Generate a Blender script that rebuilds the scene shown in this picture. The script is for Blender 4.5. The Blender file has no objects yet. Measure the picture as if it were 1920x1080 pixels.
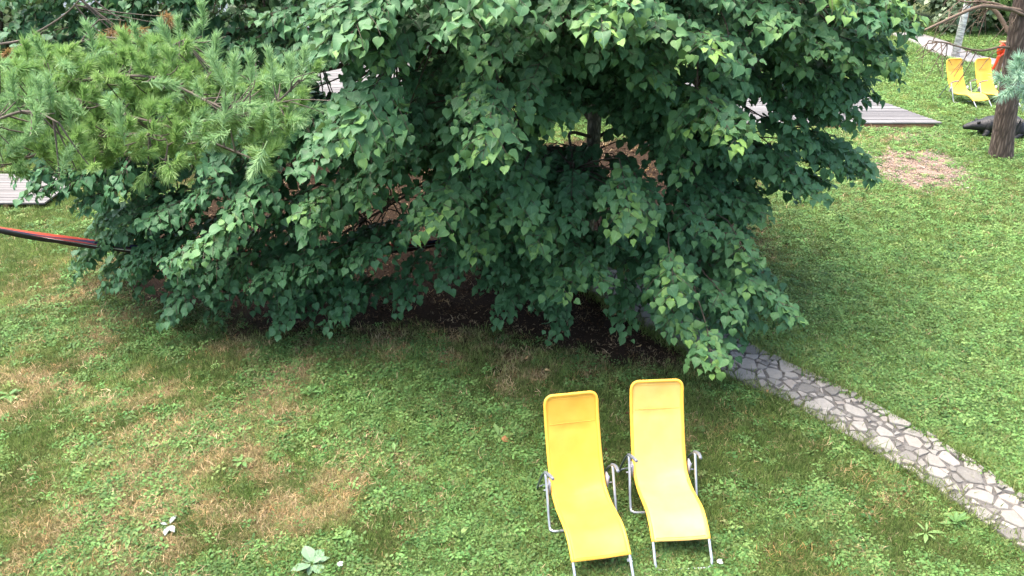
import bpy, math, random
import numpy as np
from mathutils import Vector, Matrix

# ------------------------------------------------------------------ camera, world, sun, exposure
SC = bpy.context.scene
COL = SC.collection
PITCH, CAM_H, FOC = math.radians(26.36), 5.444, 1525.8      # focal length in pixels of a 1920 wide picture
cam_d = bpy.data.cameras.new('camera')
cam_d.sensor_width = 36.0
cam_d.lens = 36.0 * FOC / 1920.0
cam_d.clip_start, cam_d.clip_end = 0.1, 2000.0
cam = bpy.data.objects.new('camera', cam_d)
cam.location = (0, 0, CAM_H)
cam.rotation_euler = (math.pi / 2 - PITCH, 0, 0)
COL.objects.link(cam)
SC.camera = cam
SC.render.resolution_x, SC.render.resolution_y = 1024, 576

SUN_AZ, SUN_EL = math.radians(-75), math.radians(72)       # azimuth from +Y towards +X
world = bpy.data.worlds.new('World')
SC.world = world
world.use_nodes = True
wn = world.node_tree.nodes
sky = wn.new('ShaderNodeTexSky')
sky.sky_type = 'NISHITA'
sky.sun_disc = False
sky.sun_elevation = SUN_EL
sky.sun_rotation = SUN_AZ
sky.air_density, sky.dust_density, sky.ozone_density = 0.8, 5.0, 0.6
world.node_tree.links.new(sky.outputs[0], wn['Background'].inputs[0])
wn['Background'].inputs[1].default_value = 0.15
sun_d = bpy.data.lights.new('sun', 'SUN')
sun_d.energy, sun_d.angle, sun_d.color = 1.5, math.radians(65), (1.0, 0.94, 0.83)
sun = bpy.data.objects.new('sun', sun_d)
sv = Vector((math.sin(SUN_AZ) * math.cos(SUN_EL), math.cos(SUN_AZ) * math.cos(SUN_EL), math.sin(SUN_EL)))
sun.rotation_euler = sv.to_track_quat('Z', 'Y').to_euler()
sun.location = (-8, -4, 14)
COL.objects.link(sun)
SC.view_settings.view_transform = 'Standard'
SC.view_settings.look = 'None'
SC.view_settings.gamma = 1.0
SC.view_settings.use_curve_mapping = False
SC.view_settings.exposure = 2.18
SC.render.engine = 'CYCLES'
SC.cycles.max_bounces = 6
SC.cycles.diffuse_bounces = 3
SC.cycles.transmission_bounces = 3

rng = np.random.default_rng(7)
random.seed(7)
CP, SP = math.cos(PITCH), math.sin(PITCH)


def ray(u, v):
    dx, dy = (u - 960) / FOC, -(v - 540) / FOC
    return np.array([dx, CP + dy * SP, -SP + dy * CP])


def at(u, v, y):
    "the point seen at pixel (u, v) of the photograph at distance y ahead"
    d = ray(u, v)
    return np.array([0, 0, CAM_H]) + d * (y / d[1])


def gp(u, v, z=0.0):
    d = ray(u, v)
    return (d * ((z - CAM_H) / d[2]))[:2]


def proj(P):
    x, y, z = P[:, 0], P[:, 1], P[:, 2] - CAM_H
    d = y * CP - z * SP
    d = np.maximum(d, 1e-3)
    return 960 + FOC * x / d, 540 - FOC * (y * SP + z * CP) / d, d


# ------------------------------------------------------------------ helpers
def nz(v):
    v = np.asarray(v, float)
    return v / np.maximum(np.linalg.norm(v, axis=-1, keepdims=True), 1e-9)


def in_poly(px, py, poly):
    px, py = np.asarray(px, float), np.asarray(py, float)
    ins = np.zeros(px.shape, bool)
    n = len(poly)
    for i in range(n):
        x0, y0 = poly[i]
        x1, y1 = poly[(i + 1) % n]
        c = (y0 > py) != (y1 > py)
        with np.errstate(divide='ignore', invalid='ignore'):
            xi = (x1 - x0) * (py - y0) / ((y1 - y0) if y1 != y0 else 1e-9) + x0
        ins ^= c & (px < xi)
    return ins


class Noise:
    "tileable value noise on a lattice"
    def __init__(self, seed):
        self.g = np.random.default_rng(seed).random((256, 256))

    def one(self, x, y):
        xi, yi = np.floor(x).astype(int), np.floor(y).astype(int)
        fx, fy = x - xi, y - yi
        fx, fy = fx * fx * (3 - 2 * fx), fy * fy * (3 - 2 * fy)
        g = self.g
        a, b = g[xi & 255, yi & 255], g[(xi + 1) & 255, yi & 255]
        c, d = g[xi & 255, (yi + 1) & 255], g[(xi + 1) & 255, (yi + 1) & 255]
        return (a * (1 - fx) + b * fx) * (1 - fy) + (c * (1 - fx) + d * fx) * fy

    def __call__(self, x, y, s=1.0, o=4):
        t, amp, tot = 0, 1.0, 0
        for k in range(o):
            t = t + amp * self.one(np.asarray(x) * s * 2 ** k + 17 * k, np.asarray(y) * s * 2 ** k + 31 * k)
            tot += amp
            amp *= 0.5
        return t / tot


N1, N2, N3 = Noise(1), Noise(2), Noise(3)


def sst(a, b, x):
    t = np.clip((x - a) / (b - a), 0, 1)
    return t * t * (3 - 2 * t)


def new_obj(name, me, mat=None, parent=None):
    o = bpy.data.objects.new(name, me)
    COL.objects.link(o)
    if mat is not None:
        me.materials.clear()
        me.materials.append(mat)
    if parent is not None:
        o.parent = parent
    return o


def pymesh(name, V, F, smooth=False):
    me = bpy.data.meshes.new(name)
    me.from_pydata([tuple(map(float, v)) for v in V], [], [tuple(map(int, f)) for f in F])
    if smooth:
        me.polygons.foreach_set('use_smooth', [True] * len(me.polygons))
    me.update()
    return me


def npmesh(name, V, T, smooth=True, attrs=None):
    "V (n,3), T (m,k) same-size polygons, attrs {name: (n,) or (n,2)/(n,3)}"
    me = bpy.data.meshes.new(name)
    V = np.ascontiguousarray(V, np.float32)
    T = np.ascontiguousarray(T, np.int32)
    m, k = T.shape
    me.vertices.add(len(V))
    me.vertices.foreach_set('co', V.ravel())
    me.loops.add(m * k)
    me.loops.foreach_set('vertex_index', T.ravel())
    me.polygons.add(m)
    me.polygons.foreach_set('loop_start', np.arange(0, m * k, k, dtype=np.int32))
    me.polygons.foreach_set('loop_total', np.full(m, k, np.int32))
    if smooth:
        me.polygons.foreach_set('use_smooth', np.ones(m, bool))
    for n, a in (attrs or {}).items():
        a = np.ascontiguousarray(a, np.float32)
        if a.ndim == 1:
            at_ = me.attributes.new(n, 'FLOAT', 'POINT')
            at_.data.foreach_set('value', a)
        elif a.shape[1] == 2:
            at_ = me.attributes.new(n, 'FLOAT2', 'POINT')
            at_.data.foreach_set('vector', a.ravel())
        else:
            at_ = me.attributes.new(n, 'FLOAT_VECTOR', 'POINT')
            at_.data.foreach_set('vector', a.ravel())
    me.update(calc_edges=True)
    me.validate()
    return me


def catmull(P, n=6):
    P = np.asarray(P, float)
    Q = np.vstack([2 * P[0] - P[1], P, 2 * P[-1] - P[-2]])
    out = []
    for i in range(1, len(Q) - 2):
        p0, p1, p2, p3 = Q[i - 1:i + 3]
        for t in np.arange(n) / n:
            out.append(0.5 * ((2 * p1) + (p2 - p0) * t + (2 * p0 - 5 * p1 + 4 * p2 - p3) * t ** 2
                              + (3 * p1 - p0 - 3 * p2 + p3) * t ** 3))
    out.append(P[-1])
    return np.array(out)


class MB:
    "collects verts and faces for one mesh"
    def __init__(self):
        self.V, self.F, self.A = [], [], []

    def add(self, V, F, a=0.0):
        o = len(self.V)
        self.V.extend(np.asarray(V, float).tolist())
        self.F.extend([tuple(i + o for i in f) for f in F])
        self.A.extend([a] * len(V))

    def tube(self, P, r, sides=8, cap=True, smooth_n=0, a=0.0):
        P = np.asarray(P, float)
        r = np.broadcast_to(np.asarray(r, float), (len(P),)).copy()
        if smooth_n:
            t0 = np.linspace(0, 1, len(P))
            P = catmull(P, smooth_n)
            r = np.interp(np.linspace(0, 1, len(P)), t0, r)
        T = nz(np.gradient(P, axis=0))
        up = np.array([0, 0, 1.0]) if abs(T[0][2]) < .9 else np.array([1.0, 0, 0])
        n = nz(np.cross(T[0], up))
        V = []
        for i in range(len(P)):
            n = nz(n - T[i] * (n @ T[i]))
            b = np.cross(T[i], n)
            for k in range(sides):
                an = 2 * math.pi * k / sides
                V.append(P[i] + r[i] * (math.cos(an) * n + math.sin(an) * b))
        F = []
        for i in range(len(P) - 1):
            for k in range(sides):
                a0, a1 = i * sides + k, i * sides + (k + 1) % sides
                F.append((a0, a1, a1 + sides, a0 + sides))
        if cap:
            F.append(tuple(range(sides - 1, -1, -1)))
            F.append(tuple(range((len(P) - 1) * sides, len(P) * sides)))
        self.add(V, F, a)

    def box(self, c, s, R=None):
        c, s = np.asarray(c, float), np.asarray(s, float) / 2
        V = np.array([(x, y, z) for x in (-1, 1) for y in (-1, 1) for z in (-1, 1)]) * s
        if R is not None:
            V = V @ np.asarray(R).T
        self.add(V + c, [(0, 1, 3, 2), (4, 6, 7, 5), (0, 4, 5, 1), (2, 3, 7, 6), (0, 2, 6, 4), (1, 5, 7, 3)])

    def obj(self, name, mat, parent=None, smooth=True):
        me = pymesh(name, self.V, self.F, smooth)
        return new_obj(name, me, mat, parent)


def tag(o, label=None, cat=None, group=None, kind=None):
    if label: o['label'] = label
    if cat: o['category'] = cat
    if group: o['group'] = group
    if kind: o['kind'] = kind
    return o


def empty(name, loc, rz=0.0):
    o = bpy.data.objects.new(name, None)
    o.empty_display_size = 0.1
    COL.objects.link(o)
    o.location = tuple(map(float, loc))
    o.rotation_euler = (0, 0, rz)
    return o


def copy_tree(o, parent=None):
    c = o.copy()
    COL.objects.link(c)
    if parent is not None:
        c.parent = parent
    for ch in list(o.children):
        copy_tree(ch, c)
    return c


# ------------------------------------------------------------------ materials
def material(name):
    m = bpy.data.materials.new(name)
    m.use_nodes = True
    nt = m.node_tree
    return m, nt, nt.nodes['Principled BSDF']


class NT:
    "small helper for node graphs"
    def __init__(self, nt):
        self.nt = nt

    def n(self, t, ins=None, **kw):
        x = self.nt.nodes.new(t)
        for k, v in kw.items():
            setattr(x, k, v)
        for k, v in (ins or {}).items():
            if isinstance(v, bpy.types.NodeSocket):
                self.nt.links.new(v, x.inputs[k])
            else:
                x.inputs[k].default_value = v
        return x

    def noise(self, scale, detail=4, rough=.55, vec=None, dim='3D'):
        i = {'Scale': scale, 'Detail': detail, 'Roughness': rough}
        if vec is not None: i['Vector'] = vec
        return self.n('ShaderNodeTexNoise', i).outputs['Fac']

    def ramp(self, fac, stops, interp='LINEAR'):
        r = self.n('ShaderNodeValToRGB', {'Fac': fac})
        r.color_ramp.interpolation = interp
        e = r.color_ramp.elements
        while len(e) < len(stops): e.new(0.5)
        for k, (p, c) in enumerate(stops):
            e[k].position = p
            e[k].color = (*c, 1) if len(c) == 3 else c
        return r.outputs['Color']

    def mix(self, fac, a, b, mode='MIX'):
        x = self.n('ShaderNodeMix', data_type='RGBA', blend_type=mode)
        for k, v in ((0, fac), (6, a), (7, b)):
            if isinstance(v, bpy.types.NodeSocket): self.nt.links.new(v, x.inputs[k])
            else: x.inputs[k].default_value = v if k == 0 else ((*v, 1) if len(v) == 3 else v)
        return x.outputs[2]

    def math(self, op, a, b=0.0, c=0.0, clamp=False):
        x = self.n('ShaderNodeMath', operation=op, use_clamp=clamp)
        for k, v in enumerate((a, b, c)):
            if isinstance(v, bpy.types.NodeSocket): self.nt.links.new(v, x.inputs[k])
            else: x.inputs[k].default_value = v
        return x.outputs[0]

    def attr(self, name, kind='GEOMETRY'):
        return self.n('ShaderNodeAttribute', attribute_name=name, attribute_type=kind)

    def link(self, a, b):
        self.nt.links.new(a, b)

    def bump(self, h, strength=.3, dist=.01):
        return self.n('ShaderNodeBump', {'Height': h, 'Strength': strength, 'Distance': dist}).outputs[0]


def simple_mat(name, col, rough=.5, metal=0.0, var=.15, nscale=8.0, bump=0.0, bscale=60.0, spec=.5):
    m, nt, b = material(name)
    g = NT(nt)
    tc = g.n('ShaderNodeTexCoord').outputs['Object']
    f = g.noise(nscale, 4, .6, tc)
    lo = tuple(c * (1 - var) for c in col)
    hi = tuple(min(1, c * (1 + var)) for c in col)
    g.link(g.ramp(f, [(.3, lo), (.7, hi)]), b.inputs['Base Color'])
    b.inputs['Roughness'].default_value = rough
    b.inputs['Metallic'].default_value = metal
    b.inputs['Specular IOR Level'].default_value = spec
    if bump:
        g.link(g.bump(g.noise(bscale, 5, .6, tc), bump, .01), b.inputs['Normal'])
    return m


def leaf_mat(name, dark, mid, young, rough=.42, trans=.22, veins=True, olive=(.10, .12, .03)):
    "leaf with geometry attributes tint, young, luv"
    m, nt, b = material(name)
    g = NT(nt)
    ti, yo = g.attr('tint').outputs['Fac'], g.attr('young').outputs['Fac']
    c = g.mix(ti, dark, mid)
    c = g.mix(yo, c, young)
    if veins:
        uv = g.n('ShaderNodeSeparateXYZ', {0: g.attr('luv').outputs['Vector']})
        av = g.math('ABSOLUTE', uv.outputs[1])
        midrib = g.math('SUBTRACT', 1.0, g.math('MULTIPLY', av, 22.0), clamp=True)
        s = g.math('FRACT', g.math('MULTIPLY', g.math('SUBTRACT', uv.outputs[0], g.math('MULTIPLY', av, .8)), 6.0))
        s = g.math('ABSOLUTE', g.math('SUBTRACT', s, .5))
        side = g.math('SUBTRACT', 1.0, g.math('MULTIPLY', s, 9.0), clamp=True)
        vm = g.math('MAXIMUM', midrib, g.math('MULTIPLY', side, .45))
        c = g.mix(g.math('MULTIPLY', vm, .35), c, tuple(min(1, x * 1.6 + .05) for x in mid))
        g.link(g.bump(g.math('SUBTRACT', 0.0, vm), .35, .004), b.inputs['Normal'])
    tcn = g.n('ShaderNodeNewGeometry').outputs['Position']
    blot = g.noise(9.0, 3, .6, tcn)
    c = g.mix(g.math('MULTIPLY', g.math('SUBTRACT', blot, .45, clamp=True), .9), c, tuple(x * .55 for x in dark))
    bf = g.n('ShaderNodeNewGeometry').outputs['Backfacing']
    c = g.mix(g.math('MULTIPLY', bf, .55), c, tuple(min(1, x * 1.5 + .045) for x in mid))
    g.link(c, b.inputs['Base Color'])
    b.inputs['Roughness'].default_value = rough
    b.inputs['Specular IOR Level'].default_value = .32
    tr = g.n('ShaderNodeBsdfTranslucent', {'Color': g.mix(.5, c, olive)})
    mx = g.n('ShaderNodeMixShader', {0: trans, 1: b.outputs[0], 2: tr.outputs[0]})
    g.link(mx.outputs[0], nt.nodes['Material Output'].inputs[0])
    return m


M = {}
M['leaf'] = leaf_mat('linden_leaf', (.034, .108, .044), (.076, .198, .080), (.24, .41, .085), trans=.27, rough=.5)
M['leaf_back'] = leaf_mat('shrub_leaf', (.03, .07, .02), (.075, .14, .04), (.2, .3, .07), trans=.2, veins=False)
M['leaf_dark'] = leaf_mat('dark_shrub_leaf', (.018, .05, .018), (.045, .10, .032), (.12, .2, .05), trans=.15, veins=False)
M['leaf_grey'] = leaf_mat('pale_shrub_leaf', (.10, .16, .08), (.2, .28, .16), (.3, .36, .2), trans=.2, veins=False)


def bark_mat(name, c0, c1, scale=14, stretch=.25, bump=.8):
    m, nt, b = material(name)
    g = NT(nt)
    tc = g.n('ShaderNodeTexCoord').outputs['Object']
    mp = g.n('ShaderNodeMapping', {'Vector': tc})
    mp.inputs['Scale'].default_value = (1, 1, stretch)
    f = g.noise(scale, 6, .65, mp.outputs[0])
    vo = g.n('ShaderNodeTexVoronoi', {'Scale': scale * .9, 'Vector': mp.outputs[0]}, feature='DISTANCE_TO_EDGE').outputs['Distance']
    h = g.math('ADD', g.math('MULTIPLY', f, .6), g.math('MULTIPLY', vo, 1.2))
    c = g.ramp(h, [(.25, tuple(x * .45 for x in c0)), (.5, c0), (.8, c1)])
    g.link(c, b.inputs['Base Color'])
    b.inputs['Roughness'].default_value = .9
    g.link(g.bump(h, bump, .03), b.inputs['Normal'])
    return m


M['bark'] = bark_mat('linden_bark', (.22, .21, .16), (.40, .39, .31), 22, .4, .5)
M['twig'] = simple_mat('twig_bark', (.075, .055, .038), .85, var=.3)
M['pine_bark'] = bark_mat('pine_bark', (.095, .066, .052), (.20, .15, .12), 20, .16, 1.0)
M['grey_twig'] = simple_mat('grey_pine_twig', (.10, .08, .062), .9, var=.3)
M['brown_twig'] = simple_mat('brown_pine_twig', (.14, .10, .07), .9, var=.3)
M['birch'] = bark_mat('birch_bark', (.78, .76, .73), (.86, .84, .82), 5, 2.5, .2)


def needle_mat(name, c0, c1):
    m, nt, b = material(name)
    g = NT(nt)
    r = g.n('ShaderNodeObjectInfo').outputs['Random']
    t = g.attr('tint').outputs['Fac']
    c = g.mix(r, c0, c1)
    c = g.mix(g.math('MULTIPLY', t, .35), c, (.20, .27, .08))
    g.link(c, b.inputs['Base Color'])
    b.inputs['Roughness'].default_value = .45
    tr = g.n('ShaderNodeBsdfTranslucent', {'Color': c})
    mx = g.n('ShaderNodeMixShader', {0: .25, 1: b.outputs[0], 2: tr.outputs[0]})
    mx.inputs[0].default_value = .38
    g.link(mx.outputs[0], nt.nodes['Material Output'].inputs[0])
    return m


M['needle_blue'] = needle_mat('blue_green_needles', (.22, .40, .16), (.31, .50, .24))
M['needle'] = needle_mat('green_needles', (.19, .36, .10), (.30, .47, .15))
M['needle_pale'] = needle_mat('pale_blue_needles', (.34, .54, .40), (.42, .62, .48))
M['needle_dead'] = needle_mat('dead_needles', (.26, .13, .05), (.34, .19, .08))

# ground
m, nt, b = material('ground_soil_and_thatch')
g = NT(nt)
pos = g.n('ShaderNodeNewGeometry').outputs['Position']
mu, dr, gr = (g.attr(n).outputs['Fac'] for n in ('mulch', 'dry', 'gravel'))
fine = g.noise(60, 5, .75, pos)
mid_ = g.noise(11, 5, .65, pos)
green = g.ramp(fine, [(.3, (.014, .024, .006)), (.55, (.040, .070, .016)), (.75, (.08, .115, .03))])
straw = g.ramp(fine, [(.32, (.06, .038, .018)), (.52, (.24, .165, .085)), (.72, (.50, .39, .22))])
soil = g.ramp(fine, [(.3, (.010, .006, .003)), (.55, (.034, .020, .011)), (.70, (.075, .042, .022)), (.84, (.15, .09, .05))])
grav = g.ramp(fine, [(.3, (.10, .065, .045)), (.5, (.25, .175, .135)), (.72, (.42, .32, .26))])
c = g.mix(g.math('ADD', dr, g.math('MULTIPLY', g.math('SUBTRACT', mid_, .5), 1.1), clamp=True), green, straw)
c = g.mix(gr, c, grav)
c = g.mix(mu, c, soil)
g.link(c, b.inputs['Base Color'])
b.inputs['Roughness'].default_value = .95
b.inputs['Specular IOR Level'].default_value = .15
g.link(g.bump(fine, .8, .02), b.inputs['Normal'])
M['ground'] = m


def blade_mat(name, g0, g1, dry0, rough=.55, trans=.3):
    "colour from the instance: tint.x dryness, tint.y brightness, tint.z hue"
    m, nt, b = material(name)
    g = NT(nt)
    t = g.n('ShaderNodeSeparateXYZ', {0: g.attr('tint', 'INSTANCER').outputs['Vector']})
    c = g.mix(t.outputs[2], g0, g1)
    c = g.mix(t.outputs[0], c, dry0)
    c = g.mix(1.0, c, g.n('ShaderNodeCombineXYZ', {0: t.outputs[1], 1: t.outputs[1], 2: t.outputs[1]}).outputs[0], 'MULTIPLY')
    g.link(c, b.inputs['Base Color'])
    b.inputs['Roughness'].default_value = rough
    b.inputs['Specular IOR Level'].default_value = .18
    tr = g.n('ShaderNodeBsdfTranslucent', {'Color': c})
    mx = g.n('ShaderNodeMixShader', {0: trans, 1: b.outputs[0], 2: tr.outputs[0]})
    g.link(mx.outputs[0], nt.nodes['Material Output'].inputs[0])
    return m


M['blade'] = blade_mat('grass_blade', (.095, .175, .038), (.20, .30, .07), (.50, .39, .21))
M['straw'] = blade_mat('straw_blade', (.30, .19, .085), (.42, .26, .085), (.55, .43, .26), .7, .15)
M['clover'] = blade_mat('clover_leaf', (.085, .21, .06), (.21, .38, .11), (.34, .30, .12))
M['litter'] = blade_mat('leaf_litter', (.06, .03, .014), (.14, .078, .038), (.44, .32, .19), .8, .05)
M['stone_chip'] = blade_mat('gravel_chip', (.24, .165, .125), (.38, .29, .235), (.52, .45, .39), .85, 0.0)

# stone, wood, chair
m, nt, b = material('flagstone')
g = NT(nt)
pos = g.n('ShaderNodeNewGeometry').outputs['Position']
rnd = g.n('ShaderNodeObjectInfo').outputs['Random']
f = g.noise(13, 6, .75, pos)
f2 = g.noise(70, 4, .7, pos)
c = g.ramp(rnd, [(0, (.18, .17, .148)), (.35, (.28, .265, .23)), (.7, (.38, .358, .315)), (1, (.33, .29, .245))])
c = g.mix(g.math('MULTIPLY', f, 1.1, clamp=True), g.mix(.72, c, (.06, .057, .052)), c)
c = g.mix(g.math('MULTIPLY', g.math('SUBTRACT', f2, .55, clamp=True), 2.2), c, (.40, .385, .36))
g.link(c, b.inputs['Base Color'])
b.inputs['Roughness'].default_value = .8
g.link(g.bump(g.math('ADD', f, g.math('MULTIPLY', f2, .4)), .6, .02), b.inputs['Normal'])
M['flag'] = m
M['mortar'] = simple_mat('dark_mortar', (.105, .098, .088), .95, var=.45, nscale=20, bump=.7, bscale=110)

m, nt, b = material('weathered_plank')
g = NT(nt)
tc = g.n('ShaderNodeTexCoord').outputs['Object']
mp = g.n('ShaderNodeMapping', {'Vector': tc})
mp.inputs['Scale'].default_value = (.6, 9, 9)
rnd = g.n('ShaderNodeObjectInfo').outputs['Random']
f = g.noise(6, 6, .7, mp.outputs[0])
c = g.ramp(f, [(.3, (.07, .066, .063)), (.55, (.15, .144, .142)), (.75, (.23, .222, .218))])
c = g.mix(.5, c, g.ramp(rnd, [(0, (.09, .085, .08)), (1, (.23, .222, .216))]))
g.link(c, b.inputs['Base Color'])
b.inputs['Roughness'].default_value = .6
g.link(g.bump(f, .3, .01), b.inputs['Normal'])
M['plank'] = m

m, nt, b = material('yellow_sling_fabric')
g = NT(nt)
tc = g.n('ShaderNodeTexCoord').outputs['Object']
wv = g.math('MULTIPLY', g.n('ShaderNodeTexWave', {'Scale': 90.0, 'Distortion': .4, 'Vector': tc}).outputs['Fac'],
            g.n('ShaderNodeTexWave', {'Scale': 90.0, 'Distortion': .4, 'Vector': tc}, bands_direction='Y').outputs['Fac'])
st = g.noise(5, 5, .6, tc)
c = g.ramp(st, [(.3, (.76, .42, .04)), (.7, (.85, .49, .062))])
c = g.mix(g.math('MULTIPLY', g.math('SUBTRACT', g.noise(2.2, 6, .75, tc), .52, clamp=True), 1.6), c, (.62, .37, .06))
g.link(c, b.inputs['Base Color'])
b.inputs['Roughness'].default_value = .55
b.inputs['Sheen Weight'].default_value = .4
b.inputs['Sheen Roughness'].default_value = .4
g.link(g.bump(g.math('ADD', wv, g.math('MULTIPLY', st, 2.0)), .12, .004), b.inputs['Normal'])
tr = g.n('ShaderNodeBsdfTranslucent', {'Color': (.8, .5, .03, 1)})
mx = g.n('ShaderNodeMixShader', {0: .12, 1: b.outputs[0], 2: tr.outputs[0]})
g.link(mx.outputs[0], nt.nodes['Material Output'].inputs[0])
M['yellow'] = m
M['hem'] = simple_mat('yellow_hem', (.80, .46, .055), .5, var=.06, nscale=6)
M['tube'] = simple_mat('silver_painted_tube', (.50, .53, .57), .32, .55, var=.10, nscale=14)
M['grip'] = simple_mat('grey_plastic_grip', (.17, .19, .22), .35, var=.10, nscale=20)
M['dark_tube'] = simple_mat('dark_grey_tube', (.12, .15, .16), .4, .3, var=.1)
M['bracket'] = simple_mat('grey_plastic_bracket', (.33, .33, .37), .4, var=.1)
M['black'] = simple_mat('black_hide', (.014, .014, .015), .55, var=.5, nscale=9, bump=1.0, bscale=26)
M['red'] = simple_mat('orange_red_plastic', (.72, .06, .015), .35, var=.1)
M['post'] = simple_mat('brown_post_wood', (.20, .10, .06), .8, var=.3, bump=.4)
M['cap'] = simple_mat('post_cap_wood', (.34, .17, .09), .75, var=.2)
M['wall'] = simple_mat('pale_render', (.74, .74, .75), .85, var=.05, bump=.1)
M['roof'] = simple_mat('grey_roof', (.16, .15, .15), .8, var=.2, bump=.3)
M['glass'] = simple_mat('dark_window_glass', (.03, .035, .04), .08, var=.1)
M['rope'] = simple_mat('red_rope', (.42, .05, .035), .8, var=.25)
M['weed'] = leaf_mat('weed_leaf', (.065, .16, .04), (.115, .24, .065), (.26, .36, .11), rough=.55, trans=.15)
M['weed_grey'] = leaf_mat('felted_leaf', (.11, .22, .11), (.16, .28, .145), (.42, .5, .4), rough=.75, trans=.1)
M['weed_silver'] = leaf_mat('silver_leaf', (.20, .24, .22), (.28, .32, .295), (.5, .55, .5), rough=.75, trans=.1)
M['dead_leaf'] = leaf_mat('fallen_leaf', (.34, .16, .06), (.48, .28, .13), (.55, .42, .2), rough=.7, trans=.1)
M['petal'] = simple_mat('white_petal', (.8, .8, .78), .6, var=.03)
M['path_grey'] = simple_mat('pale_gravel_path', (.21, .205, .20), .9, var=.12, nscale=3, bump=.5, bscale=50)

m, nt, b = material('striped_hammock_cloth')
g = NT(nt)
v = g.attr('stripe').outputs['Fac']
c = g.ramp(v, [(0, (.03, .03, .035)), (.10, (.45, .45, .45)), (.14, (.025, .012, .014)), (.34, (.05, .012, .016)),
               (.42, (.015, .016, .022)), (.50, (.24, .028, .018)), (.60, (.38, .09, .06)), (.66, (.20, .02, .018)),
               (.78, (.016, .018, .05)), (.88, (.03, .033, .08)), (.93, (.45, .06, .03))], 'CONSTANT')
g.link(c, b.inputs['Base Color'])
b.inputs['Roughness'].default_value = .85
M['hammock'] = m

# ------------------------------------------------------------------ the ground
RES = 0.1
GX0, GX1, GY0, GY1 = -16.0, 26.0, 2.0, 40.0
gx = np.arange(GX0, GX1, RES)
gy = np.arange(GY0, GY1, RES)
XX, YY = np.meshgrid(gx, gy, indexing='ij')


def blur(A, r):
    k = np.ones(2 * r + 1) / (2 * r + 1)
    for _ in range(2):
        A = np.apply_along_axis(lambda q: np.convolve(np.pad(q, r, mode='edge'), k, 'valid'), 0, A)
        A = np.apply_along_axis(lambda q: np.convolve(np.pad(q, r, mode='edge'), k, 'valid'), 1, A)
    return A


def gpoly(pts):
    return [tuple(gp(*p)) for p in pts]


wob = (N1(XX, YY, .9, 3) - .5) * 1.0
wob2 = (N2(XX, YY, .9, 3) - .5) * 1.0
mul_poly = gpoly([(190, 545), (330, 590), (480, 625), (640, 640), (800, 632), (940, 640), (1040, 675), (1150, 700), (1260, 690),
                  (1350, 655), (1330, 600), (1400, 545), (1440, 470), (1420, 410), (1400, 330), (1390, 262), (500, 262),
                  (420, 330), (300, 390), (220, 450), (240, 500)])
MULCH = blur(in_poly(XX + wob, YY + wob2, mul_poly).astype(float), 4)
MULCH = np.clip(MULCH * 1.15 + (N3(XX, YY, 3.0, 3) - .5) * .9 * (MULCH * (1 - MULCH) * 4), 0, 1)
grav_poly = gpoly([(1645, 300), (1690, 278), (1765, 285), (1808, 325), (1800, 350), (1720, 352), (1655, 335)])
grav_poly2 = gpoly([(1650, 246), (1760, 246), (1765, 262), (1650, 262)])
GRAV = blur((in_poly(XX + wob * .7, YY + wob2 * .7, grav_poly) | in_poly(XX, YY, grav_poly2)).astype(float), 4)
GRAV = np.clip(GRAV * 1.5 + (N3(XX, YY, 2.2, 3) - .5) * .8 * (GRAV > .04), 0, 1)
# dryness of the lawn: strong at the near left, weak on the lawn to the right of the path
nA = N2(XX, YY, 1.1, 5)
left = sst(2.6, -2.5, XX) * sst(11.5, 8.0, YY)
right = sst(2.5, 5, XX + (YY - 7) * .35)
bias = .405 + .125 * left - .18 * right
DRY = np.clip((nA - (1 - bias) + .02) * 4.2, 0, 1)
for (u, v, r, a) in ((740, 925, .45, .8), (680, 850, .35, .6), (270, 850, .8, .7), (200, 960, .7, .5), (330, 1060, .5, .7),
                     (60, 1010, .6, .5), (1600, 960, .35, .55), (1690, 930, .25, .5), (1640, 250, 1.6, .75), (1880, 370, 1.6, .5),
                     (1560, 360, 1.2, .45), (1420, 480, .8, .4), (250, 520, .9, .6), (60, 640, .6, .4), (470, 750, .6, .35)):
    q = gp(u, v)
    d2 = ((XX - q[0]) ** 2 + (YY - q[1]) ** 2) / r ** 2
    DRY = np.clip(DRY + .62 * a * np.exp(-d2) * (.35 + 1.1 * N1(XX, YY, 2.5, 4)), 0, 1)
edge_dry = np.clip(MULCH * 2.4, 0, 1)
DRY = np.clip(DRY + .30 * edge_dry * N1(XX, YY, 3, 3), 0, 1)
DRY = np.clip(DRY * (.08 + 1.75 * sst(.30, .70, N3(XX + 9, YY, 4.8, 3))), 0, 1) * .68


def look(A, x, y):
    i = np.clip(((np.asarray(x) - GX0) / RES), 0, A.shape[0] - 1.001)
    j = np.clip(((np.asarray(y) - GY0) / RES), 0, A.shape[1] - 1.001)
    i0, j0 = i.astype(int), j.astype(int)
    fi, fj = i - i0, j - j0
    return (A[i0, j0] * (1 - fi) + A[i0 + 1, j0] * fi) * (1 - fj) + (A[i0, j0 + 1] * (1 - fi) + A[i0 + 1, j0 + 1] * fi) * fj


def ground_z(x, y):
    return ((N3(x, y, .8, 3) - .5) * .05) * sst(30, 20, np.abs(np.asarray(y)))


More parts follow.
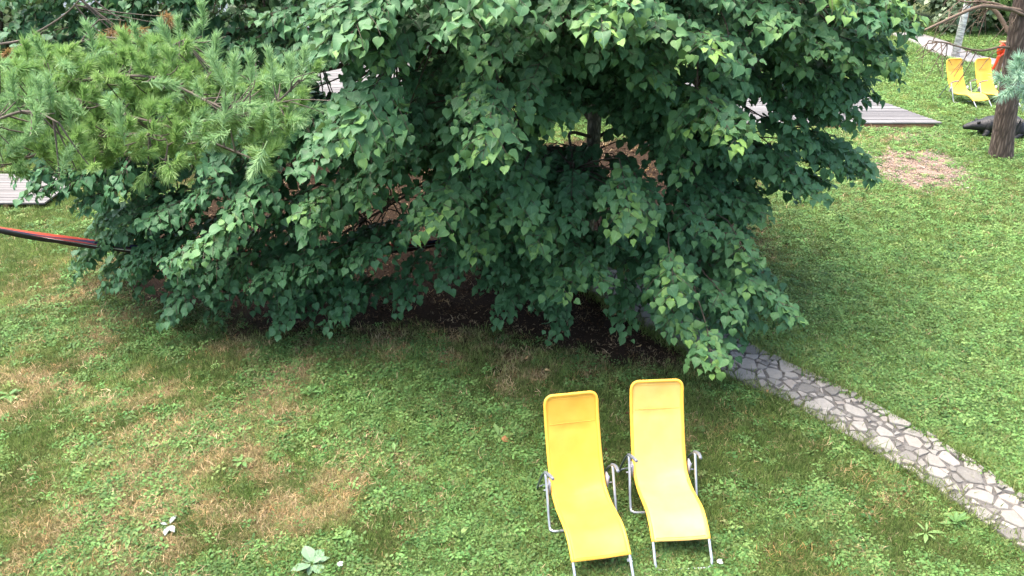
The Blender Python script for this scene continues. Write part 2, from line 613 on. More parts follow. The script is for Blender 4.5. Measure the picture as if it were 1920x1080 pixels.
fx = np.concatenate([[-500, -200, -90, -50, -30, -20], np.arange(-16, 26, .14), [30, 40, 60, 110, 220, 500]])
fy = np.concatenate([[-500, -150, -50, -15, -5], np.arange(0, 38, .14), [42, 50, 65, 100, 180, 400, 900]])
AX, AY = np.meshgrid(fx, fy, indexing='ij')
V = np.stack([AX.ravel(), AY.ravel(), ground_z(AX.ravel(), AY.ravel())], 1)
nx, ny = AX.shape
I = np.arange(nx * ny).reshape(nx, ny)
T = np.stack([I[:-1, :-1].ravel(), I[1:, :-1].ravel(), I[1:, 1:].ravel(), I[:-1, 1:].ravel()], 1)
inside = (V[:, 0] > GX0) & (V[:, 0] < GX1) & (V[:, 1] > GY0) & (V[:, 1] < GY1)
gm = npmesh('ground', V, T, True, {
    'mulch': look(MULCH, V[:, 0], V[:, 1]) * inside,
    'gravel': look(GRAV, V[:, 0], V[:, 1]) * inside,
    'dry': np.where(inside, look(DRY, V[:, 0], V[:, 1]), .15)})
tag(new_obj('ground', gm, M['ground']), 'lawn ground with bare mulch under the tree', kind='structure')

# ------------------------------------------------------------------ the flagstone path
PC = catmull([(.6, 12.4), (1.1, 11.5), (1.8, 10.5), (2.35, 9.6), (2.96, 8.68), (3.64, 7.93), (4.37, 6.82), (4.78, 5.95), (5.12, 5.1), (5.5, 4.0)], 8)
seg = np.linalg.norm(np.diff(PC, axis=0), axis=1)
PS = np.concatenate([[0], np.cumsum(seg)])
PT = nz(np.gradient(PC, axis=0))
PN = np.stack([-PT[:, 1], PT[:, 0]], 1)          # to the right hand lawn


def path_hw(s):
    return np.interp(s, [0, 4.5, 6.5, 8.2, 9.5], [.38, .38, .36, .30, .275])


def path_xy(s, t):
    c = np.array([np.interp(s, PS, PC[:, k]) for k in (0, 1)])
    n = np.array([np.interp(s, PS, PN[:, k]) for k in (0, 1)])
    return c + n * (t + .055)


SL = PS[-1]
mb = MB()
ss = np.linspace(0, SL, 70)
row = []
for s in ss:
    h = path_hw(s)
    for t, z in ((-h - .03, -.03), (-h - .01, .028), (0, .034), (h + .01, .028), (h + .03, -.03)):
        q = path_xy(s, t + random.uniform(-.015, .015) * (abs(t) > .1))
        row.append((q[0], q[1], z + float(ground_z(q[0], q[1]))))
F = []
for i in range(len(ss) - 1):
    for k in range(4):
        a = i * 5 + k
        F.append((a, a + 5, a + 6, a + 1))
mb.add(row, F)
path = mb.obj('path', M['mortar'])
tag(path, 'narrow flagstone path with dark joints running past the loungers', kind='structure')


def clip_half(poly, p, n):
    "keep the side where (q-p).n <= 0"
    out = []
    for i in range(len(poly)):
        a, b_ = poly[i], poly[(i + 1) % len(poly)]
        da, db = (a - p) @ n, (b_ - p) @ n
        if da <= 0: out.append(a)
        if (da < 0) != (db < 0) and da != db:
            out.append(a + (b_ - a) * (da / (da - db)))
    return out


seeds = []
tries = 0
while tries < 14000:
    tries += 1
    s, t = random.uniform(0, SL), random.uniform(-1, 1) * path_hw(random.uniform(0, SL))
    rr = random.choice((.06, .09, .115, .15, .185))
    if all((s - a) ** 2 * .6 + (t - b_) ** 2 > (.5 * (rr + r2)) ** 2 for a, b_, r2 in seeds):
        seeds.append((s, t, rr))
SD = np.array([(a, b_) for a, b_, _ in seeds])
for i, (s, t, r_) in enumerate(seeds):
    h = float(path_hw(s)) + .02
    poly = [np.array(q) for q in ((s - .4, -h), (s + .4, -h), (s + .4, h), (s - .4, h))]
    for j in np.argsort(((SD - SD[i]) ** 2).sum(1))[1:16]:
        dlt = SD[j] - SD[i]
        wgt = min(.72, max(.28, .5 + (r_ ** 2 - seeds[j][2] ** 2) / (2.2 * float(dlt @ dlt))))
        tw_ = random.uniform(-.22, .22)
        nd_ = nz(dlt)
        nd_ = np.array([nd_[0] * math.cos(tw_) - nd_[1] * math.sin(tw_), nd_[0] * math.sin(tw_) + nd_[1] * math.cos(tw_)])
        poly = clip_half(poly, SD[i] + dlt * wgt - nz(dlt) * random.uniform(.006, .020), nd_)
        if len(poly) < 3: break
    if len(poly) < 3: continue
    poly = np.array(poly)
    keep = [k for k in range(len(poly)) if np.linalg.norm(poly[k] - poly[k - 1]) > .018]
    poly = poly[keep]
    if len(poly) < 3: continue
    poly = poly + np.array([[random.uniform(-.014, .014), random.uniform(-.014, .014)] for _ in poly])
    c0 = poly.mean(0)
    cx, cy = path_xy(*c0)
    n = len(poly)
    zt = .036 + random.uniform(.002, .022)
    tlt = (random.uniform(-.03, .03), random.uniform(-.03, .03))
    V = []
    for ring, (sc, z) in enumerate(((1.0, .01), (1.0, zt - .008), (.93, zt))):
        for q in poly:
            w = path_xy(*(c0 + (q - c0) * sc))
            lx, ly = w[0] - cx, w[1] - cy
            V.append((lx, ly, z + (lx * tlt[0] + ly * tlt[1]) * (ring > 0)))
    F = []
    for ring in range(2):
        for k in range(n):
            a, b_ = ring * n + k, ring * n + (k + 1) % n
            F.append((a, b_, b_ + n, a + n))
    F.append(tuple(range(2 * n, 3 * n)))
    o = new_obj('flagstone', pymesh('flagstone', V, F), M['flag'], path)
    o.location = (cx, cy, float(ground_z(cx, cy)))


def on_path(x, y, m=0.0):
    P = np.stack([np.asarray(x).ravel(), np.asarray(y).ravel()], 1)
    best = np.full(len(P), 1e9)
    hw = np.full(len(P), .4)
    for k in range(0, len(PC), 2):
        d = np.hypot(P[:, 0] - PC[k, 0], P[:, 1] - PC[k, 1])
        b_ = d < best
        best[b_] = d[b_]
        hw[b_] = path_hw(PS[k])
    return best < hw + m + .03


# ------------------------------------------------------------------ wooden deck beyond the tree, boardwalk at the left
DK = dict(y0=20.0, y1=25.2, x0=4.4)


def deck_right(y):
    return 10.72 - (y - 20.0) * .27


deck = empty('deck', (1.2, 20, 0))
tag(deck, 'low grey wooden deck of weathered boards behind the tree', kind='structure')
mb = MB()
yc, pw = DK['y0'], .145
mb.box(((DK['x0'] + 10.6) / 2 - 1.2, .03, .03), (10.6 - DK['x0'] - .1, .03, .10))
mb.obj('fascia_board', M['post'], deck, False)
plank_me = {}
while yc + pw < DK['y1']:
    xr = deck_right(yc)
    x = DK['x0'] + random.uniform(0, 1.0)
    cuts = [DK['x0']]
    while x < xr - 1.5:
        x += random.uniform(3.4, 4.6)
        if x < xr - 1: cuts.append(x)
    cuts.append(xr)
    for a, b_ in zip(cuts[:-1], cuts[1:]):
        mb = MB()
        L = b_ - a - .006
        zz = .115 + random.uniform(-.004, .004)
        mb.box((0, 0, 0), (L, pw - .022, .03))
        o = mb.obj('plank', M['plank'], deck, False)
        o.location = ((a + b_) / 2 - 1.2, yc + pw / 2 - 20, zz)
    yc += pw

terrace = empty('deck', (-5.4, 21.6, 0))
tag(terrace, 'wooden deck before the pale house, seen through gaps left of the tree', kind='structure')
yc = 21.6
while yc < 28.0:
    for a, b_ in ((-8.6, -5.2 + random.uniform(-.5, .5)), (0, -2.9)):
        if a == 0: a = last_b
        last_b = b_
        mb = MB()
        mb.box((0, 0, 0), (b_ - a - .006, pw - .012, .03))
        o = mb.obj('plank', M['plank'], terrace, False)
        o.location = ((a + b_) / 2 + 5.4, yc + pw / 2 - 21.6, .115 + random.uniform(-.004, .004))
    yc += pw
mb = MB()
for x in (-8.4, -5.6, -3.1):
    mb.box((x + 5.4, 3.2, .045), (.08, 6.3, .09))
mb.obj('bearer', M['post'], terrace, False)

bw = empty('boardwalk', (-9.6, 15.4, 0))
tag(bw, 'grey wooden boardwalk at the left edge behind the hammock', kind='structure')
A_, B_ = np.array([-17.0, 15.2]), np.array([-8.75, 15.2])
d_ = nz(B_ - A_)
nrm = np.array([-d_[1], d_[0]])
Lb = np.linalg.norm(B_ - A_)
ang = math.atan2(d_[1], d_[0])
k = 0
w_ = 0.0
while w_ < 1.7:
    for (s0, s1) in ((0, 3.1), (3.1, 6.4), (6.4, Lb)):
        mb = MB()
        mb.box((0, 0, 0), (s1 - s0 - .01, .128, .03))
        o = mb.obj('plank', M['plank'], bw, False)
        c = A_ + d_ * (s0 + s1) / 2 + nrm * (w_ - .85 + .07)
        o.location = (c[0] + 9.6, c[1] - 15.4, .10 + random.uniform(-.004, .004))
        o.rotation_euler = (0, 0, ang)
    w_ += .142
mb = MB()
for s0 in (1.0, 4.0, 7.5):
    c = A_ + d_ * s0
    R = np.array([[d_[0], nrm[0], 0], [d_[1], nrm[1], 0], [0, 0, 1]])
    mb.box((c[0] + 9.6, c[1] - 15.4, .035), (.09, 1.66, .09), R)
mb.obj('bearer', M['post'], bw, False)

# pale gravel path far away at the right
mb = MB()
far_path = [gp(1690, 62), gp(1745, 80), gp(1800, 105), gp(1960, 135)]
q = catmull(far_path, 10)
q_far = q
tq = nz(np.gradient(q, axis=0))
V, F = [], []
for i in range(len(q)):
    nn = np.array([-tq[i][1], tq[i][0]])
    for t, z in ((-.75, -.03), (-.7, .02), (.7, .02), (.75, -.03)):
        V.append((*(q[i] + nn * t), z))
for i in range(len(q) - 1):
    for k in range(3):
        a = i * 4 + k
        F.append((a, a + 4, a + 5, a + 1))
mb.add(V, F)
tag(mb.obj('garden_path', M['path_grey']), 'pale garden path crossing the far lawn', kind='structure')

# ------------------------------------------------------------------ house far behind the tree
house = empty('house', (-12.0, 31.0, 0))
tag(house, 'pale rendered house glimpsed through gaps in the leaves', 'house')
mb = MB()
mb.box((0, 2.5, 1.6), (16, 5, 3.2))
mb.obj('wall', M['wall'], house, False)
mb = MB()
mb.add([(-8.4, -.5, 3.2), (8.4, -.5, 3.2), (8.4, 5.5, 3.2), (-8.4, 5.5, 3.2), (-8.4, 2.5, 5.2), (8.4, 2.5, 5.2)],
       [(0, 1, 5, 4), (2, 3, 4, 5), (0, 4, 3), (1, 2, 5), (0, 3, 2, 1)])
mb.obj('roof', M['roof'], house, False)
for x in (-5.5, -1.5, 2.5):
    mb = MB()
    for (cx, cz, sx, sz) in ((0, .65, 1.3, .08), (0, -.65, 1.3, .08), (-.61, 0, .08, 1.22), (.61, 0, .08, 1.22)):
        mb.box((cx, 0, cz), (sx, .08, sz))
    w = mb.obj('window', M['wall'], house, False)
    w.location = (x, -.03, 1.65)
    mb = MB()
    mb.box((0, .0, 0), (1.14, .03, 1.22))
    mb.obj('pane', M['glass'], w, False)

# ------------------------------------------------------------------ leaves
_h = [(-.03, .14), (.04, .34), (.22, .47), (.46, .44), (.70, .27), (.87, .075)]
_mid = [(.05, 0), (.42, 0), (.72, 0), (1.03, 0)]


def leaf_template(fold=.22, droop=.22, seed=0, wide=1.0):
    r = np.random.default_rng(seed)
    P = [*_mid] + [(x, y * wide) for x, y in _h] + [(x, -y * wide) for x, y in _h]
    P = np.array(P)
    if seed > 4:                                   # oblique or bitten outlines
        P[4:10, 1] *= r.uniform(.72, 1.05)
        P[10:, 1] *= r.uniform(.72, 1.05)
        P[4:] += r.normal(0, .022, (12, 2))
        P[3, 1] += r.uniform(-.12, .12)
    z = fold * np.abs(P[:, 1]) - droop * P[:, 0] ** 2 + r.normal(0, .012, len(P))
    z += .09 * np.sin(P[:, 0] * 7 + r.uniform(0, 6)) * P[:, 1] * 2 + .05 * np.sin(P[:, 0] * 9 + r.uniform(0, 6)) * np.abs(P[:, 1]) * 2
    P[:, 1] += np.where(P[:, 1] > 0, .03, .0) * (P[:, 0] < .5) * r.choice([-1, 1])
    V = np.column_stack([P[:, 0], P[:, 1], z])
    F = []
    for o, flip in ((4, False), (10, True)):
        T_ = [(0, o + 1, o), (0, o + 2, o + 1), (0, 1, o + 2), (1, o + 3, o + 2), (1, 2, o + 3), (2, o + 4, o + 3), (2, 3, o + 5), (2, o + 5, o + 4)]
        for a, b_, c in T_:
            F.append((a, b_, c) if not flip else (a, c, b_))
    return V, np.array(F), P


LEAVES = [leaf_template(f, d, s) for f, d, s in ((.30, .20, 1), (.10, .34, 2), (.45, .12, 3), (.24, .46, 4), (-.08, .26, 5), (.60, .30, 6), (.38, .55, 7), (.75, .05, 8), (.15, .05, 9), (.30, .40, 10))]
# cheaper one for inside and above the crown
_lo = np.array([(0, 0, 0), (.5, 0, -.02), (1.03, 0, -.12), (.1, .42, .08), (.6, .40, .04), (.1, -.42, .08), (.6, -.40, .04)])
LEAF_LO = (_lo, np.array([(0, 1, 3), (1, 4, 3), (1, 2, 4), (0, 5, 1), (1, 5, 6), (1, 6, 2)]), _lo[:, :2])


def frames(d, n):
    "leaf axes from tip direction and approximate normal"
    d = nz(d)
    n = nz(n - d * (n * d).sum(1, keepdims=True))
    s = np.cross(n, d)
    return np.stack([d, s, n], 2)          # columns


def leaf_mesh(name, pos, R, size, tint, young, tmpls):
    Vs, Ts, A1, A2, UV = [], [], [], [], []
    o = 0
    pick = rng.integers(0, len(tmpls), len(pos))
    for k, (TV, TF, TP) in enumerate(tmpls):
        s = pick == k
        n = int(s.sum())
        if n == 0: continue
        V = np.einsum('nij,vj->nvi', R[s], TV) * size[s][:, None, None] + pos[s][:, None, :]
        Vs.append(V.reshape(-1, 3))
        Ts.append((TF[None] + (np.arange(n) * len(TV))[:, None, None]).reshape(-1, 3) + o)
        A1.append(np.repeat(tint[s], len(TV)))
        A2.append(np.repeat(young[s], len(TV)))
        UV.append(np.tile(TP, (n, 1)))
        o += n * len(TV)
    return npmesh(name, np.vstack(Vs), np.vstack(Ts), True,
                  {'tint': np.concatenate(A1), 'young': np.concatenate(A2), 'luv': np.vstack(UV)})


def spray(base, tip, width, lsize, young, dens=1.0, sag=.12):
    """one branchlet: axis from base to tip, drooping side twigs, leaves lying over each other like tiles.
    returns leaf arrays and the twig polylines"""
    base, tip = np.asarray(base, float), np.asarray(tip, float)
    L = np.linalg.norm(tip - base)
    ax = nz(tip - base)
    mid = (base + tip) / 2 + np.array([0, 0, sag * L])
    ts = np.linspace(0, 1, 9)[:, None]
    axis = (1 - ts) ** 2 * base + 2 * ts * (1 - ts) * mid + ts ** 2 * tip
    oh = nz(ax * np.array([1, 1, 0]))
    lat = nz(np.cross(ax, [0, 0, 1.0]) + rng.normal(0, .12, 3))
    twigs = [axis]
    P, D, NN, S, Y = [], [], [], [], []

    def run(line, k_young):
        seg = np.linalg.norm(np.diff(line, axis=0), axis=1)
        cs = np.concatenate([[0], np.cumsum(seg)])
        step = .050 / dens
        n = max(2, int(cs[-1] / step))
        u = np.linspace(.05, 1, n) * cs[-1]
        pts = np.column_stack([np.interp(u, cs, line[:, k]) for k in range(3)])
        tan = nz(np.gradient(pts, axis=0))
        side = np.where(np.arange(n) % 2 == 0, 1.0, -1.0)[:, None] * rng.uniform(.5, 1.1, (n, 1))
        latl = nz(np.cross(tan, np.array([[0, 0, 1.0]])))
        side[-1] = 0
        d = tan * .35 + ax * .4 + latl * side * .75 + np.array([0, 0, -1.0]) * rng.uniform(.0, .6, (n, 1)) + rng.normal(0, .3, (n, 3))
        nn = np.array([0, 0, 1.0]) + oh * .40 + latl * side * .15 + rng.normal(0, .28, (n, 3))
        d = nz(d)
        P.append(pts + latl * side * .03 + d * .02)
        D.append(d); NN.append(nn)
        f = u / cs[-1]
        S.append(lsize * np.clip(rng.normal(.95, .17, n), .5, 1.25) * (1 - .32 * f ** 3))
        Y.append(np.clip(young * k_young * (.30 + .70 * f ** 1.4) * rng.uniform(.6, 1.1, n), 0, 1))

    run(axis, 1.15)
    nside = max(3, int(L / .088))
    for i in range(nside):
        t = .12 + .83 * (i + rng.uniform(0, .6)) / nside
        t = min(t, .97)
        j = min(int(t * 8), 7)
        p = axis[j] + (axis[j + 1] - axis[j]) * (t * 8 - j)
        sd = 1 if i % 2 else -1
        prof = (.35 + .65 * math.sin(math.pi * min(1, t * .8 + .12))) * rng.uniform(.7, 1.15)
        l2 = width * .5 * prof * (1.0 - .45 * t)
        dr = nz(lat * sd * rng.uniform(.7, 1.1) + ax * rng.uniform(.45, .9))
        e = p + dr * l2 + np.array([0, 0, -l2 * rng.uniform(.10, .45)])
        m_ = p + dr * l2 * .55 + np.array([0, 0, l2 * .05])
        tt = np.linspace(0, 1, 4)[:, None]
        line = (1 - tt) ** 2 * p + 2 * tt * (1 - tt) * m_ + tt ** 2 * e
        twigs.append(line)
        run(line, .15 + .75 * t * t)
    return np.vstack(P), np.vstack(D), np.vstack(NN), np.concatenate(S), np.concatenate(Y), twigs


# ------------------------------------------------------------------ the linden tree
TRUNK = np.array([1.02, 11.2, 0.0])
linden = empty('linden_tree', TRUNK)
tag(linden, 'big broadleaved tree whose leafy branches droop to the mulch in mid-picture', 'tree')


def trunk_at(z):
    return TRUNK + np.array([.055 * z + .04 * math.sin(z * 1.3), .02 * z, z])


mb = MB()
zz = np.array([-.05, .12, .4, 1.0, 2, 3, 4, 5, 6.2, 7.4, 8.6])
mb.tube([trunk_at(z) - TRUNK for z in zz], [.2, .155, .12, .108, .10, .095, .085, .072, .055, .038, .018], 14, smooth_n=3)
mb.obj('trunk', M['bark'], linden)

front = [(0, -60), (0, 300), (60, 330), (150, 440), (125, 530), (185, 480), (175, 555), (270, 560), (285, 615), (330, 600), (400, 600), (500, 630), (610, 620),
         (700, 575), (735, 590), (800, 560), (880, 560), (915, 615), (960, 612), (985, 560), (1005, 640), (1060, 635), (1075, 570),
         (1130, 520), (1190, 520), (1200, 570), (1165, 640), (1220, 640), (1265, 625), (1300, 700), (1345, 706), (1370, 640), (1400, 615), (1500, 612),
         (1490, 590), (1410, 545), (1400, 480), (1440, 415), (1530, 375), (1560, 345), (1640, 340), (1655, 300), (1560, 262), (1640, 210),
         (1690, 150), (1720, 60), (1765, -60)]
holes = [[(690, 330), (790, 330), (810, 405), (740, 420), (690, 400)],
         [(745, 440), (800, 420), (815, 470), (740, 560), (710, 520)],
         [(1118, 262), (1180, 268), (1176, 400), (1118, 395)],
         [(1070, 200), (1120, 205), (1118, 280), (1072, 280)],
         [(585, 118), (700, 118), (760, 180), (600, 190)],
         [(1415, 200), (1465, 205), (1460, 285), (1418, 280)],
         [(560, 300), (625, 300), (625, 345), (550, 345)],
         [(0, 350), (140, 350), (140, 470), (0, 470)],
         [(800, 500), (880, 530), (880, 590), (800, 590)],
         [(1068, 580), (1130, 530), (1190, 530), (1190, 600), (1155, 665), (1068, 675)],
         [(960, 210), (1010, 200), (1010, 245), (965, 250)],
         [(1560, 240), (1660, 240), (1650, 275), (1570, 275)]]
ctrl = np.array([(130, 520, 10.4), (300, 610, 9.35), (500, 625, 9.3), (690, 560, 9.4), (760, 590, 9.5), (930, 610, 9.4), (1040, 630, 9.2),
                 (1180, 635, 8.6), (1330, 695, 7.15), (1490, 600, 7.9), (1250, 550, 7.5), (1060, 540, 8.2), (1125, 440, 7.5), (820, 430, 7.6),
                 (890, 290, 7.0), (650, 265, 7.0), (640, 90, 7.3), (1110, 60, 7.1), (900, 30, 6.9), (1300, 60, 7.5), (1380, 265, 7.5),
                 (1330, 170, 7.5), (1640, 320, 9.5), (1600, 50, 8.5), (1740, 10, 9.0), (1650, 200, 9.3), (1440, 410, 8.8), (1400, 480, 8.1),
                 (400, 380, 8.7), (650, 390, 8.3), (500, 440, 8.5), (200, 330, 9.4), (450, 50, 9.6), (600, 200, 10.2), (700, 460, 8.6),
                 (350, 480, 8.5), (560, 500, 8.7), (50, 50, 10.0), (1000, 200, 7.6), (1000, 420, 7.9), (1100, 200, 9.0), (1200, 350, 8.1),
                 (1150, 320, 9.8), (760, 360, 10.0), (1060, 320, 9.5), (1450, 200, 9.6), (1450, 300, 9.3)])


def depth_at(u, v):
    d2 = (ctrl[:, 0] - u) ** 2 + ((ctrl[:, 1] - v) * 1.3) ** 2 + 900
    w = 1 / d2 ** 1.6
    return float((w * ctrl[:, 2]).sum() / w.sum())


tips = []       # (tip xyz, length, width, leaf size, young, density)
feature = [  # u, v, young, length, width : the bright outer branchlets
    (640, 275, .45, 1.25, .75), (812, 425, .6, 1.1, .7), (905, 300, .55, .9, .6), (640, 92, .4, 1.2, .7), (1130, 70, .8, .8, .55),
    (860, 70, .35, 1.0, .6), (1385, 275, .9, .9, .5), (1335, 100, .75, .9, .55), (1590, 25, 1.0, .9, .5), (1725, 35, .95, .8, .5),
    (1185, 445, .85, 1.0, .6), (1265, 565, .95, .8, .5), (1335, 698, .7, .8, .45), (1500, 603, .35, .9, .4), (1170, 630, .15, .8, .45),
    (1060, 560, .45, .9, .5), (1140, 540, .45, .9, .45), (680, 380, .4, 1.1, .6), (755, 445, .15, 1.1, .6), (350, 490, .45, 1.0, .6),
    (560, 410, .5, .9, .6), (510, 622, .1, 1.0, .5), (300, 608, .05, 1.0, .5), (610, 615, .05, .9, .45), (740, 585, .02, 1.0, .5),
    (930, 610, .05, .8, .35), (1040, 632, .08, .8, .35), (1640, 322, .1, 1.2, .5), (1400, 545, .4, .8, .45), (1405, 500, .55, .8, .45),
    (1440, 415, .15, .9, .5), (1000, 470, .5, .9, .5), (870, 200, .6, .8, .5), (1030, 240, .35, .9, .55), (1290, 250, .7, .8, .45),
    (140, 525, .05, 1.0, .4), (190, 550, .05, .9, .4), (1300, 640, .7, .7, .4), (1460, 170, .35, .9, .5), (1545, 375, .05, 1.0, .45),
    (620, 30, .2, 1.1, .6), (700, 120, .3, 1.2, .7), (760, 300, .3, 1.1, .6), (900, 120, .45, .9, .6), (1230, 60, .4, .9, .6), (1460, 60, .35, 1.0, .6),
    (1500, 130, .3, 1.0, .6), (1290, 330, .35, .9, .5), (1220, 420, .15, .9, .5), (1330, 450, .2, .9, .5), (890, 480, .5, .9, .5), (960, 420, .3, 1.0, .6), (420, 430, .3, 1.0, .6),
    (470, 540, .1, 1.0, .5), (230, 510, .05, 1.0, .5), (650, 500, .1, .9, .5), (830, 540, .02, .9, .4), (1390, 610, .3, .8, .4), (1600, 130, .4, .9, .5), (940, 30, .4, .9, .6), (1180, 20, .5, .9, .6), (1560, 205, .05, .9, .5), (1520, 275, .05, .9, .5), (1610, 235, .1, .8, .4), (1490, 335, .05, .9, .5), (1580, 320, .05, .9, .5), (1540, 100, .3, .9, .6), (600, 110, .05, 1.0, .6), (560, 60, .05, 1.1, .7), (480, 40, .05, 1.1, .7), (660, 350, .1, 1.0, .6), (560, 330, .05, 1.0, .6), (1535, 190, .05, .8, .5), (1590, 200, .05, .8, .45), (1500, 235, .05, .8, .5), (1445, 175, .05, .8, .5), (1400, 240, .1, .8, .5), (1560, 165, .1, .8, .5),
    (655, 150, .02, .7, .4), (735, 168, .02, .7, .4), (1690, 130, .6, .8, .45), (700, 20, .1, 1.1, .6), (1230, 160, .4, .9, .55), (980, 330, .5, .8, .45)]
for (u, v, y, l, w) in feature:
    tips.append((at(u, v, depth_at(u, v) - .12), l * 1.0, w * 1.5, .138, min(1, y * 1.2), 1.0, 0))

for (u, v, y) in ((30, 376, 9.2), (78, 364, 9.2), (122, 352, 9.2), (140, 385, 9.3), (60, 345, 9.3), (112, 372, 9.3), (155, 400, 9.2), (25, 340, 9.5), (205, 365, 9.2), (90, 330, 9.4), (170, 350, 9.3), (1190, 330, 9.2), (1100, 350, 9.5), (760, 432, 9.6), (1165, 345, 9.9), (1085, 300, 9.6), (1120, 400, 9.4)):
    tips.append((at(u, v, y), .6, .5, .13, .02, 1.0, 0))
acc = [t[0] for t in tips]
for layer, (dy, gap, n_try, ls, dn) in enumerate(((.22, .47, 7000, .134, 1.0), (.75, .43, 5200, .135, .92), (1.6, .50, 2600, .14, .8))):
    lay = list(acc) if layer == 0 else []
    for _ in range(n_try):
        u, v = rng.uniform(0, 1765), rng.uniform(-40, 700)
        if not in_poly(np.array([u]), np.array([v]), front)[0]: continue
        if any(in_poly(np.array([u]), np.array([v]), h)[0] for h in holes): continue
        y = depth_at(u, v) + dy + rng.uniform(-.15, .25)
        p = at(u, v, y)
        if p[2] < .18: continue
        if u < 600 and v < 250 and layer < 1: p = at(u, v, y + .5)
        o_ = nz((p - TRUNK) * np.array([1, 1, 0]))
        o_ = nz(o_ * .85 + np.array([0, -.38, 0]))
        la_ = np.array([-o_[1], o_[0], 0])
        pr = np.array([p - o_ * k * .9 + np.array([0, 0, k * .25 - abs(q_) * .1]) + la_ * q_ for k in (.1, .4, .7) for q_ in (-.22, 0, .22)])
        pu, pv, _d = proj(pr)
        if any(in_poly(pu, pv, h).any() for h in holes): continue
        if u < 640 and v < 330 and layer == 0: gap_ = gap * .8
        else: gap_ = gap
        q = np.array(lay) if lay else np.zeros((0, 3))
        if len(q) and (((q - p) ** 2).sum(1) < gap_ * gap_).any(): continue
        lay.append(p)
        edge = rng.random()
        yg = (.25 if edge > .86 else .10 * edge) if layer == 0 and v < 560 and u > 600 else .05
        tips.append((p, rng.uniform(.7, 1.05), rng.uniform(.6, .95), ls, yg, dn, layer))
# upper crown, above the picture: it shades the ground and the lower branches
ups = []
for _ in range(340):
    a, z = rng.uniform(0, 2 * math.pi), rng.uniform(4.3, 9.0)
    rmax = (3.9 if math.sin(a) < .2 else 5.6) * math.sqrt(max(0.02, 1 - ((z - 3.6) / 6.0) ** 2))
    r = rmax * rng.uniform(.35, 1.0)
    p = trunk_at(z) + np.array([r * math.cos(a) * 1.05 - .8, r * math.sin(a), 0])
    uu, vv, dd = proj(p[None])
    if dd[0] > 0 and -20 < vv[0] < 1080 and -20 < uu[0] < 1940: continue
    if p[1] < 8.0 or (p[1] < 9.2 and z > 5.2) or (p[0] > 3.2 and z > 5.0): continue
    ups.append((p, 1.6, 1.3, .26, 0.0, .42, 9))
# back half of the crown, mostly hidden
for _ in range(150):
    a, z = rng.uniform(-.1, math.pi + .1), rng.uniform(1.2, 4.3)
    r = rng.uniform(2.6, 5.0)
    p = trunk_at(z) + np.array([r * math.cos(a) - .6, r * math.sin(a) * .9, 0])
    uu, vv, dd = proj(p[None])
    o_ = nz((p - TRUNK) * np.array([1, 1, 0]))
    la_ = np.array([-o_[1], o_[0], 0])
    uu, vv, dd = proj(np.array([p - o_ * k + la_ * q_ for k in (.1, .5, .9) for q_ in (-.4, 0, .4)]))
    if any(in_poly(uu, vv, h).any() for h in holes): continue
    if p[0] > 5.3 or (p[0] > 4.2 and z < 2): continue
    ups.append((p, 1.2, .9, .17, 0.0, .6, 8))

LP, LD, LN, LS, LY, LT, LLAY = [], [], [], [], [], [], []
limb_items = []
for (tip, L, W, ls, yg, dn, lay) in tips + ups:
    out = tip - trunk_at(tip[2])
    out[2] = 0
    out = nz(out)
    if lay < 3:
        out = nz(out * .85 + np.array([0, -.38, 0]) + np.append(rng.normal(0, .16, 2), 0))
    droop = rng.uniform(.12, .62) if tip[2] > 1.6 else (rng.uniform(.2, .5) if tip[2] > .9 else rng.uniform(.5, .85))
    base = tip - out * L * math.cos(droop) + np.array([0, 0, L * math.sin(droop)]) + np.append(rng.normal(0, .1, 2), 0)
    P, D, Nn, S, Y, tw = spray(base, tip, W, ls, yg, dn)
    ok = P[:, 2] > .05
    LP.append(P[ok]); LD.append(D[ok]); LN.append(Nn[ok]); LS.append(S[ok]); LY.append(Y[ok])
    LT.append(np.clip(rng.normal(.45 + (.15 if lay == 0 else -.1) + rng.normal(0, .12), .24, ok.sum()), 0, 1))
    LLAY.append(np.full(ok.sum(), lay))
    limb_items.append((base, tw))
bs = np.array([b_ for b_, _ in limb_items])
NK = 56
cen = bs[rng.choice(len(bs), NK, replace=False)]
for _ in range(8):
    own = ((bs[:, None] - cen[None]) ** 2).sum(2).argmin(1)
    cen = np.array([bs[own == k].mean(0) if (own == k).any() else cen[k] for k in range(NK)])
for k in range(NK):
    idx = np.where(own == k)[0]
    if not len(idx): continue
    mb = MB()
    c = cen[k]
    hd2 = np.hypot(*(c - TRUNK)[:2])
    z0 = float(np.clip(c[2] + .15 + .10 * hd2 + rng.uniform(-.3, .3), 1.1, 8.4))
    t0 = trunk_at(z0)
    oh = nz((c - t0) * np.array([1, 1, 0]))
    sw = np.array([-oh[1], oh[0], 0]) * rng.uniform(-.35, .35)
    hub = c - oh * .35 + np.array([0, 0, .18])
    r0 = .018 + .006 * hd2
    mb.tube(np.array([t0, t0 + (hub - t0) * .33 + np.array([0, 0, .10 * hd2]) + sw, t0 + (hub - t0) * .7 + np.array([0, 0, .09 * hd2]) + sw * .6, hub]) - TRUNK, [r0, r0 * .8, r0 * .6, .012], 6, smooth_n=4)
    for j in idx:
        b_, tw = limb_items[j]
        m_ = hub + (b_ - hub) * .5 + np.array([0, 0, .06]) + rng.normal(0, .05, 3)
        mb.tube(np.array([hub, m_, b_]) - TRUNK, [.011, .009, .0075], 4, cap=False, smooth_n=2)
        for q, line in enumerate(tw):
            pl = line[::2] if q == 0 else line[[0, 2, 3]]
            mb.tube(pl - TRUNK, np.linspace(.0075 if q == 0 else .004, .002, len(pl)), 3, cap=False)
    mb.obj('branch', M['twig'], linden)

